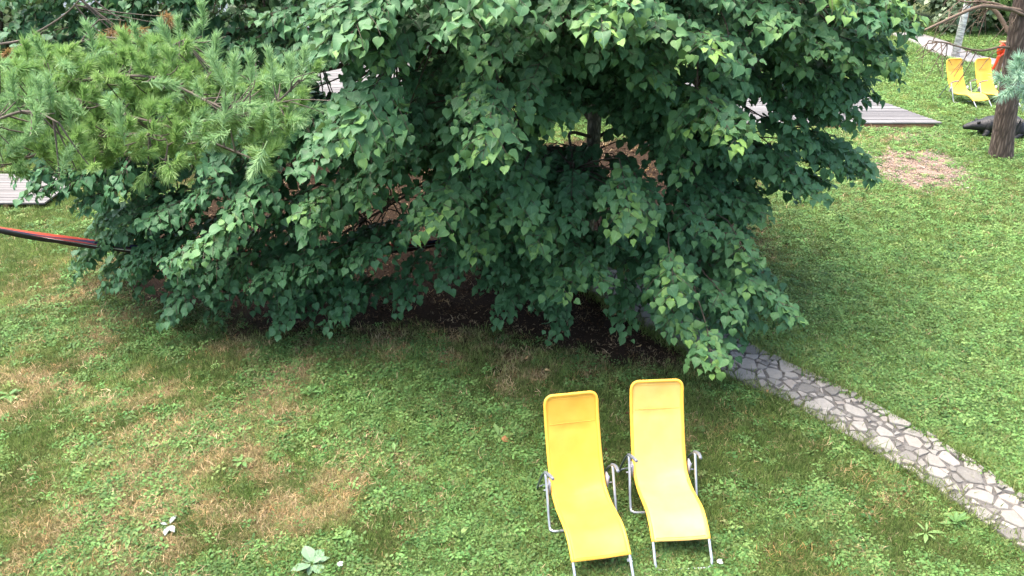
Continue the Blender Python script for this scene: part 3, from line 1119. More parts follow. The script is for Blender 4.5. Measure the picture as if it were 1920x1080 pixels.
LP, LD, LN = np.vstack(LP), np.vstack(LD), np.vstack(LN)
LS, LY, LT, LLAY = (np.concatenate(a) for a in (LS, LY, LT, LLAY))
LR = frames(LD, LN)
# the 300 leaves that show largest become parts of their own
cu, cv, cd = proj(LP + LR[:, :, 0] * (LS * .5)[:, None])
vis = (cu > 0) & (cu < 1920) & (cv > 0) & (cv < 1080) & (LLAY < 3)
best = {}
for i in np.where(vis)[0]:
    k = (int(cu[i] / 14), int(cv[i] / 14))
    if k not in best or cd[i] < cd[best[k]]: best[k] = i
cand = np.array(sorted(best.values(), key=lambda i: -LS[i] / cd[i]))
picked = cand[:300]
rest = np.ones(len(LP), bool)
rest[picked] = False
hi = rest & (LLAY < 2)
lo = rest & (LLAY >= 2)


def foliage_part(name, sel, tm, mat, parent, origin):
    me = leaf_mesh(name, LP[sel] - origin, LR[sel], LS[sel], LT[sel], LY[sel], tm)
    return tag(new_obj(name, me, mat, parent), kind='stuff')


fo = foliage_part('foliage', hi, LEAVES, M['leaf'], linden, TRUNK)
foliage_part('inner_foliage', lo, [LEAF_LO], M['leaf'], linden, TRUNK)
protos = {}
for i in picked:
    k = (int(rng.integers(0, len(LEAVES))), int(LT[i] * 3.99), int(LY[i] * 3.99))
    if k not in protos:
        TV, TF, TP = LEAVES[k[0]]
        n = len(TV)
        pm = npmesh('leaf', TV, TF, True, {'tint': np.full(n, (k[1] + .5) / 4), 'young': np.full(n, (k[2] + .2) / 4 if k[2] else .04), 'luv': TP})
        pm.materials.append(M['leaf'])
        protos[k] = pm
    o = bpy.data.objects.new('leaf', protos[k])
    COL.objects.link(o)
    o.parent = linden
    Mx = np.eye(4)
    Mx[:3, :3] = LR[i] * LS[i]
    Mx[:3, 3] = LP[i] - TRUNK
    o.matrix_local = Matrix(Mx.tolist())
print('leaves', len(LP), 'hi', hi.sum(), 'lo', lo.sum(), 'sprays', len(tips), len(ups), 'limbs', NK)


# ------------------------------------------------------------------ pines
def tuft_mesh(seed, L=.17, nl=.060, n=170, dead=False):
    r = np.random.default_rng(seed)
    V, T, A = [], [], []
    bend = r.uniform(-.03, .03, 2)
    for i in range(n):
        t = r.random() ** .75
        p = np.array([L * t, bend[0] * t * t, bend[1] * t * t])
        a = r.uniform(0, 2 * math.pi)
        spread = r.uniform(.55, 1.15) * (1.15 - .55 * t)
        d = np.array([math.cos(spread), math.sin(spread) * math.cos(a), math.sin(spread) * math.sin(a)])
        l = nl * r.uniform(.75, 1.15)
        s = nz(np.cross(d, r.normal(0, 1, 3))) * .0017
        e = p + d * l + np.array([0, 0, -.006 * dead])
        m_ = p + d * l * .5 + np.cross(d, s) * 2.0
        o = len(V)
        V += [p - s, p + s, m_ + s, m_ - s, e]
        T += [(o, o + 1, o + 2), (o, o + 2, o + 3), (o + 3, o + 2, o + 4)]
        A += [r.random()] * 5
    # the shoot itself
    o = len(V)
    for k in range(4):
        x = -.03 + (L + .02) * k / 3
        for q in range(3):
            an = q * 2.0944
            V.append(np.array([x, math.cos(an) * .003, math.sin(an) * .003]))
            A.append(1.0)
    for k in range(3):
        for q in range(3):
            a0, a1 = o + k * 3 + q, o + k * 3 + (q + 1) % 3
            T += [(a0, a1, a1 + 3), (a0, a1 + 3, a0 + 3)]
    return npmesh('needle_tuft', np.array(V), np.array(T), False, {'tint': np.array(A)})


TUFTS = {}
for nm in ('needle', 'needle_blue', 'needle_dead', 'needle_pale'):
    TUFTS[nm] = []
    for s in range(4):
        me = tuft_mesh(s + 10, dead=nm == 'needle_dead', n=170 if nm != 'needle_dead' else 90, L=.15 if nm == 'needle_blue' else .11 if nm == 'needle_pale' else .085)
        me.materials.append(M[nm])
        TUFTS[nm].append(me)


def put_tuft(parent, origin, p, d, kind, sc=1.0):
    o = bpy.data.objects.new('needle_tuft', random.choice(TUFTS[kind]))
    COL.objects.link(o)
    o.parent = parent
    d = nz(d)
    q = Vector(d.tolist()).to_track_quat('X', 'Z')
    o.matrix_local = Matrix.LocRotScale(Vector((np.asarray(p) - origin).tolist()), q, Vector((sc, sc, sc)))
    return o


# near pine: trunk outside the frame at the left, branches reach into the picture
PT0 = np.array([-5.4, 4.9, 0.0])
pine = empty('pine_tree', PT0)
tag(pine, 'pine whose long-needled branches reach in from the upper left', 'tree')
mb = MB()
mb.tube([(0, 0, -.05), (.02, 0, .5), (.05, 0, 3), (.0, .05, 6), (.03, 0, 9)], [.21, .17, .14, .10, .03], 12, smooth_n=4)
mb.obj('trunk', M['pine_bark'], pine)


def pine_limb(parent, origin, pts, r0, r1, mat, name='branch'):
    mb = MB()
    P = catmull(np.array(pts), 5)
    mb.tube(P - origin, np.linspace(r0, r1, len(P)), 7)
    return mb, P


limb_defs = [
    ([(60, 170, 4.7), (170, 150, 4.5), (285, 145, 4.4), (400, 195, 4.3), (455, 218, 4.25), (520, 190, 4.2), (560, 150, 4.2)], 3.55),
    ([(40, 300, 4.4), (150, 260, 4.3), (300, 255, 4.2), (310, 310, 4.1)], 3.1),
    ([(30, 130, 5.1), (120, 90, 5.0), (200, 70, 5.0), (300, 90, 4.9), (345, 75, 4.8)], 3.9),
    ([(-20, 230, 4.0), (60, 210, 3.9), (110, 230, 3.8)], 3.2),
    ([(60, 190, 4.5), (250, 220, 4.3), (380, 260, 4.2), (480, 300, 4.1)], 3.2),
    ([(20, 80, 5.6), (70, 60, 5.5), (130, 20, 5.5), (180, -40, 5.4)], 4.2)]
limb_pts = []
limb_mb = []
for pts, z0 in limb_defs:
    P3 = [at(*p) for p in pts]
    st = PT0 + np.array([.05, 0, z0])
    mb, P = pine_limb(pine, PT0, [st, (st + P3[0]) / 2 + np.array([0, 0, .06])] + P3, .011, .004, None)
    limb_pts.append(P)
    limb_mb.append(mb)
allp = np.vstack(limb_pts)
lid = np.concatenate([np.full(len(P), i) for i, P in enumerate(limb_pts)])
pine_poly = [(-30, 130), (60, 90), (170, 92), (300, 85), (385, 100), (420, 150), (500, 150), (575, 150), (560, 225), (500, 305), (440, 265),
             (330, 310), (250, 300), (190, 325), (100, 325), (-30, 325)]
spots = []
for (u, v, y, k, du, dv) in ((338, 75, 4.75, 'needle_blue', .0, 1), (380, 58, 4.75, 'needle_blue', .25, 1), (512, 150, 4.2, 'needle_blue', .1, 1),
                             (565, 145, 4.2, 'needle_blue', .3, 1), (545, 160, 4.2, 'needle_blue', .2, 1), (75, 200, 3.9, 'needle_blue', .4, 1),
                             (30, 190, 3.9, 'needle_blue', .1, 1), (60, 250, 3.8, 'needle_blue', .3, .3), (300, 305, 4.1, 'needle', .1, -1),
                             (480, 300, 4.1, 'needle', .5, -.3), (330, 100, 4.75, 'needle_blue', -.3, 1), (440, 165, 4.25, 'needle_blue', .1, 1),
                             (420, 160, 4.25, 'needle_blue', -.2, 1), (550, 220, 4.2, 'needle_blue', .8, .2), (470, 160, 4.25, 'needle_blue', .3, 1),
                             (360, 95, 4.75, 'needle_blue', .2, 1), (580, 140, 4.2, 'needle', .8, .6), (275, 320, 4.1, 'needle', -.3, -.8)):
    spots.append((at(u, v, y), k, np.array([du, -.15, dv])))
n = 0
occ = [s[0] for s in spots]
for _ in range(9000):
    if len(spots) >= 288: break
    u, v = rng.uniform(-30, 585), rng.uniform(50, 330)
    if not in_poly(np.array([u]), np.array([v]), pine_poly)[0]: continue
    if 165 < u < 275 and 170 < v < 235 and rng.random() < .75: continue
    y = np.interp(v, [50, 150, 320], [5.0, 4.5, 4.05]) + rng.uniform(-.25, .45)
    p = at(u, v, y)
    if (((np.array(occ) - p) ** 2).sum(1) < .085 ** 2).any(): continue
    occ.append(p)
    blue = u > 380 or (u < 120 and v > 170)
    if rng.random() < .25: blue = not blue
    spots.append((p, 'needle_blue' if blue else 'needle', np.array([rng.uniform(-.1, .9), rng.uniform(-.7, .2), rng.uniform(-.15, .9)])))
for u, v, y in ((215, 60, 5.5), (235, 75, 5.5), (195, 70, 5.5), (225, 45, 5.5), (20, 95, 5.3), (45, 90, 5.3), (8, 108, 5.3), (300, 30, 6.0), (310, 45, 6.0), (210, 52, 5.5), (245, 62, 5.5), (35, 100, 5.3)):
    spots.append((at(u, v, y), 'needle_dead', np.array([rng.uniform(-.5, .6), -.3, rng.uniform(-.6, .3)])))
for p, k, d in spots:
    put_tuft(pine, PT0, p, d, k, rng.uniform(.85, 1.15))
    base = p - nz(d) * .03
    di = ((allp - base) ** 2).sum(1) + 4 * np.maximum(0, allp[:, 0] - base[0]) ** 2
    j = int(np.argmin(di))
    a = allp[j]
    limb_mb[lid[j]].tube(np.array([a, a + (base - a) * .5 + np.array([.0, 0, -.01]), base]) - PT0, [.006, .004, .003], 4, cap=False, smooth_n=2)
# more tufts deeper in the boughs, too many to tell apart
dv_, dt_, da_, off_ = [], [], [], 0
for _ in range(340):
    u, v = rng.uniform(-30, 575), rng.uniform(70, 320)
    if not in_poly(np.array([u]), np.array([v]), pine_poly)[0]: continue
    p = at(u, v, np.interp(v, [50, 150, 320], [5.0, 4.5, 4.05]) + rng.uniform(-.1, .8))
    me_ = TUFTS['needle'][int(rng.integers(0, 4))]
    co = np.empty(len(me_.vertices) * 3, np.float32); me_.vertices.foreach_get('co', co)
    ix = np.empty(len(me_.polygons) * 3, np.int32); me_.loops.foreach_get('vertex_index', ix)
    ti_ = np.empty(len(me_.vertices), np.float32); me_.attributes['tint'].data.foreach_get('value', ti_)
    d = nz(np.array([rng.uniform(-.3, .9), rng.uniform(-.8, .3), rng.uniform(-.3, .9)]))
    Rm = np.array(Vector(d.tolist()).to_track_quat('X', 'Z').to_matrix())
    dv_.append(co.reshape(-1, 3) @ Rm.T * 1.1 + p - PT0); dt_.append(ix.reshape(-1, 3) + off_); da_.append(ti_)
    off_ += len(co) // 3
tag(new_obj('inner_needles', npmesh('inner_needles', np.vstack(dv_), np.vstack(dt_), False, {'tint': np.concatenate(da_)}), M['needle'], pine), kind='stuff')
# bare grey side twigs
for _ in range(36):
    j = int(rng.integers(8, len(allp)))
    if lid[j] in (3,): continue
    a = allp[j]
    d = nz(np.array([rng.uniform(.1, 1), rng.uniform(-.5, .5), rng.uniform(-.2, .5)]))
    l = rng.uniform(.15, .4)
    limb_mb[lid[j]].tube(np.array([a, a + d * l * .5 + rng.normal(0, .02, 3), a + d * l + rng.normal(0, .03, 3)]) - PT0, [.005, .003, .002], 4, cap=False, smooth_n=2)
for mb in limb_mb:
    mb.obj('branch', M['grey_twig'], pine)

# another pine off the right edge: one blue-green branch tip shows in front of the far trunk
PR = np.array([5.2, 5.6, 0.0])
pine2 = empty('pine_tree', PR)
tag(pine2, 'pine standing off to the right, one blue-green needle spray showing at the picture edge', 'tree')
mb = MB()
mb.tube([(0, 0, -.05), (0, .02, .5), (.04, 0, 3), (.1, .05, 6), (.1, 0, 7.5)], [.16, .13, .11, .07, .02], 12, smooth_n=4)
mb.obj('trunk', M['pine_bark'], pine2)
mb, P = pine_limb(pine2, PR, [PR + np.array([0, 0, 4.0]), at(2080, 100, 4.9), at(1965, 135, 4.6), at(1915, 150, 4.5)], .03, .005, None)
for (u, v, y, d) in ((1915, 150, 4.5, (-.5, -.2, .5)), (1925, 140, 4.5, (-.1, -.2, .9)), (1905, 155, 4.5, (-.9, -.1, .1)), (1930, 155, 4.5, (-.4, -.3, -.2)),
                     (1945, 140, 4.55, (.1, -.3, .8)), (1960, 150, 4.6, (-.3, -.4, .3)), (1990, 130, 4.7, (-.2, -.3, .7)), (2010, 140, 4.7, (-.2, -.5, .2)),
                     (1908, 140, 4.48, (-.3, -.1, .8)), (1914, 145, 4.46, (-.8, -.3, .5)), (1906, 160, 4.44, (-.5, -.3, -.4)), (1915, 135, 4.46, (.1, -.3, .9)),
                     (1920, 160, 4.46, (-.1, -.5, -.6)), (1908, 150, 4.4, (-.4, -.8, .2)), (1925, 125, 4.5, (-.2, -.4, .8))):
    put_tuft(pine2, PR, at(u, v, y), np.array(d), 'needle_pale', 1.0)
mb.obj('branch', M['grey_twig'], pine2)
for k in range(5):
    a = k * 1.3
    tipp = PR + np.array([math.cos(a) * 1.2 + .9, math.sin(a) * .9, 5.2 + .3 * k])
    mb, P = pine_limb(pine2, PR, [PR + np.array([.05, 0, 4.8 + .3 * k]), (PR + tipp) / 2 + np.array([0, 0, 2.6]), tipp], .025, .006, None)
    mb.obj('branch', M['grey_twig'], pine2)
    for j in range(10):
        q = P[int(rng.integers(len(P) // 2, len(P)))] + rng.normal(0, .12, 3)
        put_tuft(pine2, PR, q, np.array([math.cos(a), math.sin(a), .6]) + rng.normal(0, .4, 3), 'needle_blue', 1.3)

# the old pine beside the far loungers
PF = np.array([10.88, 17.54, 0.0])
pine3 = empty('pine_tree', PF)
tag(pine3, 'reddish brown pine trunk with bare lower branches beside the far loungers', 'tree')
mb = MB()
tz = [-.06, .1, .35, .9, 1.6, 2.4, 3.4, 5, 7, 9]


def pf(z):
    return np.array([-.135 * min(z, 3.4) - .03 * max(0, z - 3.4) - .015 * math.sin(z * 1.2), -.02 * z, z])


mb.tube([pf(z) for z in tz], [.27, .25, .232, .215, .205, .20, .19, .17, .13, .05], 18, smooth_n=4)
mb.obj('trunk', M['pine_bark'], pine3)
rl = [([(1925, 22, 17.4), (1880, 15, 17.2), (1840, 12, 17.0), (1800, 26, 16.8), (1765, 42, 16.6), (1730, 58, 16.4)], .05, .02),
      ([(1925, 95, 17.5), (1880, 88, 17.4), (1840, 95, 17.2), (1800, 88, 17.0), (1770, 80, 16.9), (1742, 76, 16.8)], .03, .008),
      ([(1922, 80, 17.5), (1893, 62, 17.8), (1870, 25, 18.1), (1838, -4, 18.4), (1810, -40, 18.6)], .055, .035),
      ([(1925, 30, 17.3), (1860, 5, 17.2), (1800, 2, 17.2), (1760, -20, 17.2)], .03, .01)]
for pts, r0, r1 in rl:
    mb, P = pine_limb(pine3, PF, [at(*p) for p in pts], r0, r1, None)
    nt_ = 13 if r1 < .02 else 6
    for _ in range(nt_):
        j = int(rng.integers(2, len(P)))
        a = P[j]
        l = rng.uniform(.25, .75)
        d = nz(np.array([rng.uniform(-.8, .2), rng.uniform(-.4, .4), rng.uniform(-1, .25)]))
        q1 = a + d * l * .5 + rng.normal(0, .04, 3)
        q2 = a + d * l + np.array([-.05, 0, -.12]) + rng.normal(0, .04, 3)
        mb.tube(np.array([a, q1, q2]) - PF, [.013, .009, .005], 4, cap=False, smooth_n=2)
        for _k in range(2):
            e = q1 + nz(np.array([rng.uniform(-.8, .5), rng.uniform(-.4, .4), rng.uniform(-1, .1)])) * l * .5
            mb.tube(np.array([q1, e]) - PF, [.008, .004], 3, cap=False)
    mb.obj('branch', M['brown_twig'], pine3)
for _ in range(46):
    u, v = rng.uniform(1755, 1900), rng.uniform(-40, 14)
    put_tuft(pine3, PF, at(u, v, rng.uniform(17.5, 18.5)), np.array([rng.uniform(-1, .4), -.3, rng.uniform(-.3, .8)]), 'needle', 1.7)
for k in range(7):
    a, z = k * 2.4, 4.6 + k * .6
    tipp = PF + pf(z) + np.array([math.cos(a) * 1.9, math.sin(a) * 1.9, .4])
    mb, P = pine_limb(pine3, PF, [PF + pf(z), (PF + pf(z) + tipp) / 2 + np.array([0, 0, .25]), tipp], .05, .012, None)
    mb.obj('branch', M['brown_twig'], pine3)
    for j in range(12):
        q = P[int(rng.integers(len(P) // 3, len(P)))] + rng.normal(0, .22, 3)
        put_tuft(pine3, PF, q, np.array([math.cos(a), math.sin(a), .7]) + rng.normal(0, .5, 3), 'needle', 2.6)

# ------------------------------------------------------------------ far plants


def shrub(name, label, cat, x, y, w, h, mat, n, ls, group=None, z0=0.0, trunk=False):
    root = empty(name, (x, y, 0))
    tag(root, label, cat, group)
    mb = MB()
    for k in range(1 if trunk else 4):
        a = k * 1.6
        rr = 0 if trunk else .3
        mb.tube([(0, 0, -.05), (rr * math.cos(a) * w * .4, rr * math.sin(a) * w * .4, h * .45), (rr * 2 * math.cos(a) * w * .4, rr * 2 * math.sin(a) * w * .4, h * .85)],
                [.12 if trunk else .05, .07 if trunk else .035, .015], 7, smooth_n=2)
    mb.obj('trunk' if trunk else 'stem', M['birch'] if name == 'birch_tree' else M['twig'], root)
    nc = 26
    cen = rng.normal(0, 1, (nc, 3))
    cen = nz(cen) * rng.uniform(.3, .85, (nc, 1))
    cc = rng.integers(0, nc, n)
    q = cen[cc] + rng.normal(0, .2, (n, 3))
    P = np.column_stack([q[:, 0] * w / 2, q[:, 1] * w / 2, z0 + (q[:, 2] * .5 + .52) * (h - z0)])
    ok = (P[:, 2] > .05)
    P = P[ok]
    out = np.column_stack([q[ok, 0], q[ok, 1], q[ok, 2] * .3])
    D = nz(out + np.array([0, 0, -.5]) + rng.normal(0, .5, P.shape))
    Nn = nz(out) * .6 + np.array([0, 0, .8]) + rng.normal(0, .35, P.shape)
    me = leaf_mesh('foliage', P, frames(D, Nn), ls * rng.uniform(.6, 1.2, len(P)), rng.random(len(P)), np.clip(rng.normal(.06, .15, len(P)), 0, 1), [LEAF_LO])
    tag(new_obj('foliage', me, mat, root), kind='stuff')
    return root


bx = at(1803, 112, 29.0)
br = shrub('birch_tree', 'white-barked tree trunk rising behind the far yellow loungers', 'tree', 15.65, 29.4, 3.4, 8.5, M['leaf_back'], 1800, .16, z0=4.5, trunk=True)
for ch in br.children:
    if ch.name.startswith('trunk'): ch.scale = (1.15, 1.15, 1)
grp = 'bushes along the far side of the garden'
for (x, y, w, h, mt, n, ls, lb) in (
        (20.8, 36, 6.0, 4.6, 'leaf_back', 5200, .26, 'dark green bush filling the gap between the birch and the old pine'),
        (18.3, 34.6, 3.0, 2.6, 'leaf_grey', 2200, .22, 'pale grey-green bush behind the orange-red object on the post'),
        (17.2, 39.5, 4.6, 4.4, 'leaf_back', 3200, .26, 'green bush closing the view above the pale garden path'),
        (14.2, 37.5, 5.0, 4.6, 'leaf_back', 3600, .26, 'rounded green bush at the far end of the pale garden path'),
        (25.5, 36, 6.0, 5.0, 'leaf_back', 3000, .3, 'tall bush behind the old pine trunk'),
        (8.8, 33.5, 6.5, 5.0, 'leaf_back', 4200, .28, 'broad bush behind the right end of the deck'),
        (1.9, 22.4, 4.2, 4.0, 'leaf_back', 5000, .22, 'dense bush behind the trunk, left of the deck'),
        (-1.2, 23.6, 3.6, 3.8, 'leaf_back', 4200, .22, 'dense bush between the two wooden decks'),
        (-2.6, 29.6, 4.0, 4.0, 'leaf_back', 3000, .26, 'dark bush beside the pale house'),
        (-6.5, 17.0, 2.7, 4.4, 'leaf_dark', 3800, .15, 'dark leafy shrub right of the boardwalk, behind the hammock'),
        (-5.3, 18.6, 2.4, 4.8, 'leaf_dark', 3600, .15, 'tall dark shrub in front of the left end of the house deck'),
        (-1.9, 19.4, 2.9, 4.6, 'leaf_dark', 3600, .15, 'dark shrub to the left of the tree trunk, in front of the decks'),
        (-12.6, 19.8, 4.4, 4.6, 'leaf_dark', 4600, .17, 'dark shrub behind the boardwalk at the left edge'),
        (-15.5, 23.5, 5.5, 4.2, 'leaf_back', 4200, .24, 'leafy bush beyond the boardwalk at the far left'),
        (-11.4, 20.6, 3.6, 2.9, 'leaf_back', 3200, .18, 'low bush between the boardwalk and the pale house')):
    shrub('bush', lb, 'bush', x, y, w, h, M[mt], n, ls, grp)

# ------------------------------------------------------------------ sun loungers


def make_lounger():
    root = empty('sun_lounger', (0, 0, 0))
    prof = catmull([(-.43, 1.09), (-.375, .90), (-.285, .70), (-.165, .48), (-.02, .305), (.17, .262), (.36, .285), (.535, .31), (.68, .275), (.81, .20)], 5)
    hd_ = np.array([prof[0] + (prof[1] - prof[0]) * f for f in (.0, .015, .06, .14, .25, .4, .6, .8)])
    prof = np.vstack([hd_, prof[1:]])
    W = .255
    n = len(prof)
    cs = np.concatenate([[0], np.cumsum(np.linalg.norm(np.diff(prof, axis=0), axis=1))])
    U = np.linspace(-1, 1, 17)
    tn = nz(np.gradient(prof, axis=0))
    nm = np.column_stack([tn[:, 1], -tn[:, 0]])            # behind / under the sling
    nm = np.where((nm[:, 1:] > 0), -nm, nm)
    V = []
    rc = .075
    for i in range(n):
        w = W
        if cs[i] < rc:                                      # rounded upper corners
            w = W - rc + math.sqrt(max(0, rc * rc - (rc - cs[i]) ** 2))
        for u in U:
            sagd = .022 * (1 - u * u) * math.sin(math.pi * min(1, cs[i] / cs[-1])) + .008 * math.cos(u * 3) * (cs[i] > .3)
            cr = .004 * math.sin(cs[i] * 42 + u * 2.0) * math.exp(-((cs[i] - .98) / .12) ** 2)
            cr += .006 * math.exp(-((cs[i] - .34) / .035) ** 2) * (1 - .4 * u) + .0035 * math.sin(u * 5 + cs[i] * 9) * math.sin(cs[i] * 7)
            V.append(np.array((prof[i, 0] + nm[i, 0] * (sagd + cr), u * w, prof[i, 1] + nm[i, 1] * (sagd + cr))))
    F = []
    k = len(U)
    for i in range(n - 1):
        for j in range(k - 1):
            a = i * k + j
            F.append((a, a + k, a + k + 1, a + 1))
    me = pymesh('sling', V, F, True)
    sl = new_obj('sling', me, M['yellow'], root)
    so = sl.modifiers.new('thickness', 'SOLIDIFY')
    so.thickness, so.offset = .004, 0

    def side(s, upto=None):
        pts = []
        for i in range(n):
            if cs[i] < rc:
                w = W - rc + math.sqrt(max(0, rc * rc - (rc - cs[i]) ** 2))
            else: w = W
            pts.append((prof[i, 0], s * w, prof[i, 1]))
        return pts
    # fabric sleeve round the tube along the border of the sling
    mb = MB()
    loop = side(-1)[::-1] + side(1)[0:]
    mb.tube(loop, .0165, 8)
    mb.obj('hem', M['hem'], sl)
    for t_, rr_ in ((.30, .0022), (cs[-1] - .025, .0026), (.045, .002)):
        mb = MB()
        i_ = int(np.argmin(abs(cs - t_)))
        mb.tube([V[i_ * k + j] + np.array([-nm[i_, 0], 0, -nm[i_, 1]]) * .003 for j in range(1, k - 1)], rr_, 5)
        mb.obj('seam', M['hem'], sl)
    # front feet: the tube leaves the sling and bends to the ground, with a cross tube on the ground
    mb = MB()
    E0, E1, G = (.78, .222), (.87, .135), (.965, .03)
    lp = [(*[E0[0]], -W, E0[1]), (E1[0], -W, E1[1]), (.935, -W, .07), (G[0], -W + .012, .034), (G[0] + .02, -W + .06, .03),
          (G[0] + .02, 0, .03), (G[0] + .02, W - .06, .03), (G[0], W - .012, .034), (.935, W, .07), (E1[0], W, E1[1]), (E0[0], W, E0[1])]
    mb.tube(lp, .0125, 8, smooth_n=3)
    mb.obj('front_foot', M['tube'], root)
    # U frame in front and behind, meeting under the arm rests
    J = (-.02, .325, .52)
    mb = MB()
    f = [(J[0], -J[1], J[2]), (.06, -J[1], .36), (.2, -J[1], .07), (.235, -J[1] + .015, .045), (.25, -J[1] + .07, .04), (.25, 0, .04),
         (.25, J[1] - .07, .04), (.235, J[1] - .015, .045), (.2, J[1], .07), (.06, J[1], .36), (J[0], J[1], J[2])]
    mb.tube(f, .0125, 8, smooth_n=3)
    mb.obj('leg_frame', M['tube'], root)
    mb = MB()
    r = [(J[0] + .01, -J[1] + .0, J[2] + .005), (-.14, -J[1], .40), (-.34, -J[1], .1), (-.39, -J[1] + .01, .03), (-.41, -J[1] + .07, .04), (-.41, 0, .04),
         (-.41, J[1] - .07, .04), (-.39, J[1] - .01, .03), (-.34, J[1], .1), (-.14, J[1], .40), (J[0] + .01, J[1], J[2] + .005)]
    mb.tube(r, .0115, 8, smooth_n=3)
    mb.obj('rear_leg_frame', M['dark_tube'], root)
    for s in (-1, 1):
        mb = MB()
        mb.tube([(-.05, s * .325, .505), (.03, s * .325, .555), (.12, s * .318, .600), (.205, s * .305, .625)], [.012, .016, .017, .015], 10, smooth_n=4)
        mb.obj('armrest', M['grip'], root)
        mb = MB()
        mb.box((-.03, s * .283, .345), (.075, .014, .13))
        mb.tube([(-.035, s * .255, .30), (-.035, s * .335, .30)], .007, 6)
        mb.tube([(-.01, s * .293, .39), (-.03, s * .293, .33)], .012, 6)
        mb.obj('hinge_bracket', M['bracket'], root)
    return root


m2 = M['yellow'].copy()
m2.name = 'sun_faded_yellow_sling'
M['faded'] = m2
for nd_ in m2.node_tree.nodes:
    if nd_.type == 'VALTORGB':
        nd_.color_ramp.elements[0].color, nd_.color_ramp.elements[1].color = (.80, .52, .13, 1), (.86, .58, .17, 1)
lg = 'pairs of yellow loungers on the lawn'
base_l = make_lounger()
for i, (x, y, th, lb) in enumerate((
        (.637, 6.091, .176, 'yellow lounger near the camera, standing left of its twin by the tree'),
        (1.455, 6.328, .073, 'yellow lounger near the camera, closer to the flagstone path'),
        (12.489, 22.80, .30, 'far yellow lounger standing free in front of the white tree trunk'),
        (13.30, 22.83, .27, 'far yellow lounger partly hidden by the old pine trunk'))):
    o = base_l if i == 0 else copy_tree(base_l)
    o.location = (x, y, float(ground_z(x, y)))
    # local +x is forward; world forward is (sin th, -cos th)
    o.rotation_euler = (0, 0, math.atan2(-math.cos(th), math.sin(th)))
    if i == 1:
        for ch in o.children:
            if ch.name.startswith('sling'):
                ch.data = ch.data.copy()
                ch.data.materials[0] = M['faded']
    tag(o, lb, 'sun lounger', lg)

# ------------------------------------------------------------------ hammock
hA, hB = np.array([-8.3, 10.0, 1.75]), trunk_at(1.15) + np.array([-.1, -.05, 0])
hm = empty('hammock', (hA + hB) / 2 * np.array([1, 1, 0]))
tag(hm, 'red, blue and black striped hammock slung low behind the drooping leaves', 'hammock')
hO = np.array(hm.location)


def hang(t):
    p = hA + (hB - hA) * t
    return p + np.array([0, 0, -.75 * 4 * t * (1 - t)])


mb = MB()
ts = np.linspace(.14, .86, 49)
V, F, A = [], [], []
NS = 15
hd = nz((hB - hA) * np.array([1, 1, 0]))
hn = np.array([-hd[1], hd[0], 0])
for t in ts:
    c = hang(t)
    g_ = math.sin(math.pi * (t - .12) / .76) ** .6
    wd, dp = .022 + .058 * g_, .016 + .036 * g_
    for k in range(NS):
        a = -1 + 2 * k / (NS - 1)
        V.append(c + hn * a * wd + np.array([0, 0, dp * (a * a) - .04 * (1 - abs(a)) + .014 * math.sin(a * 15 + t * 26) + .008 * math.sin(a * 31 - t * 40)]) - hO)
        A.append(k / (NS - 1))
for i in range(len(ts) - 1):
    for k in range(NS - 1):
        a = i * NS + k
        F.append((a, a + NS, a + NS + 1, a + 1))
me = npmesh('cloth', np.array(V), np.array(F), True, {'stripe': np.array(A)})
cl = new_obj('cloth', me, M['hammock'], hm)
cl.modifiers.new('thickness', 'SOLIDIFY').thickness = .006
for t0, t1 in ((0, .15), (.85, 1.0)):
    mb = MB()
    for k in range(-2, 3):
        e = hang(t1 if t0 == 0 else t0) + hn * k * .018
        s = hang(t0 if t0 == 0 else t1)
        mb.tube(np.array([s, (s + e) / 2 + hn * k * .01 - np.array([0, 0, .02]), e]) - hO, .009, 5, smooth_n=2)
    mb.obj('rope', M['rope'], hm)
hp = empty('hammock_post', (hA[0] - .06, hA[1] - .02, 0))
tag(hp, 'wooden post to the left of the lawn that holds the hammock rope', 'post')
mb = MB()
mb.tube([(0, 0, -.05), (0, 0, 1.9)], [.06, .055], 10)
mb.obj('pole', M['post'], hp)
mb = MB()
mb.tube([(0, 0, 1.72), (0, 0, 1.78)], .064, 10)
mb.obj('rope_ring', M['rope'], hp)

# ------------------------------------------------------------------ black animal figure behind the old pine
an = empty('animal_figure', (11.62, 19.2, 0))
tag(an, 'black animal-shaped figure with pointed snout lying behind the old pine trunk', 'animal figure')
sk = bpy.data.meshes.new('body')
vs = [(-.80, 0, .24), (-.68, -.01, .29), (-.52, 0, .33), (-.34, .01, .35), (-.10, .02, .39), (.12, .03, .38), (.34, .03, .34), (.52, .02, .29), (.68, .0, .23), (.80, 0, .16),
      (-.24, -.16, .26), (-.27, -.20, .10), (-.36, -.21, .05), (-.22, .18, .26), (-.25, .22, .10), (-.34, .22, .05),
      (.50, -.18, .18), (.42, -.25, .06), (.30, -.26, .05), (.50, .2, .18), (.42, .26, .06), (.30, .27, .05)]
es = [(i, i + 1) for i in range(9)] + [(4, 10), (10, 11), (11, 12), (4, 13), (13, 14), (14, 15), (7, 16), (16, 17), (17, 18), (7, 19), (19, 20), (20, 21)]
sk.from_pydata(vs, es, [])
body = new_obj('body', sk, M['black'], an)
md = body.modifiers.new('skin', 'SKIN')
rad = [.055, .105, .155, .19, .27, .31, .31, .28, .22, .11, .10, .075, .055, .10, .075, .055, .12, .075, .05, .12, .075, .05]
for i, r in enumerate(rad):
    sk.skin_vertices[0].data[i].radius = (r, r)
sk.skin_vertices[0].data[5].use_root = True
md.use_smooth_shade = True
ss_ = body.modifiers.new('smooth', 'SUBSURF')
ss_.levels = ss_.render_levels = 2
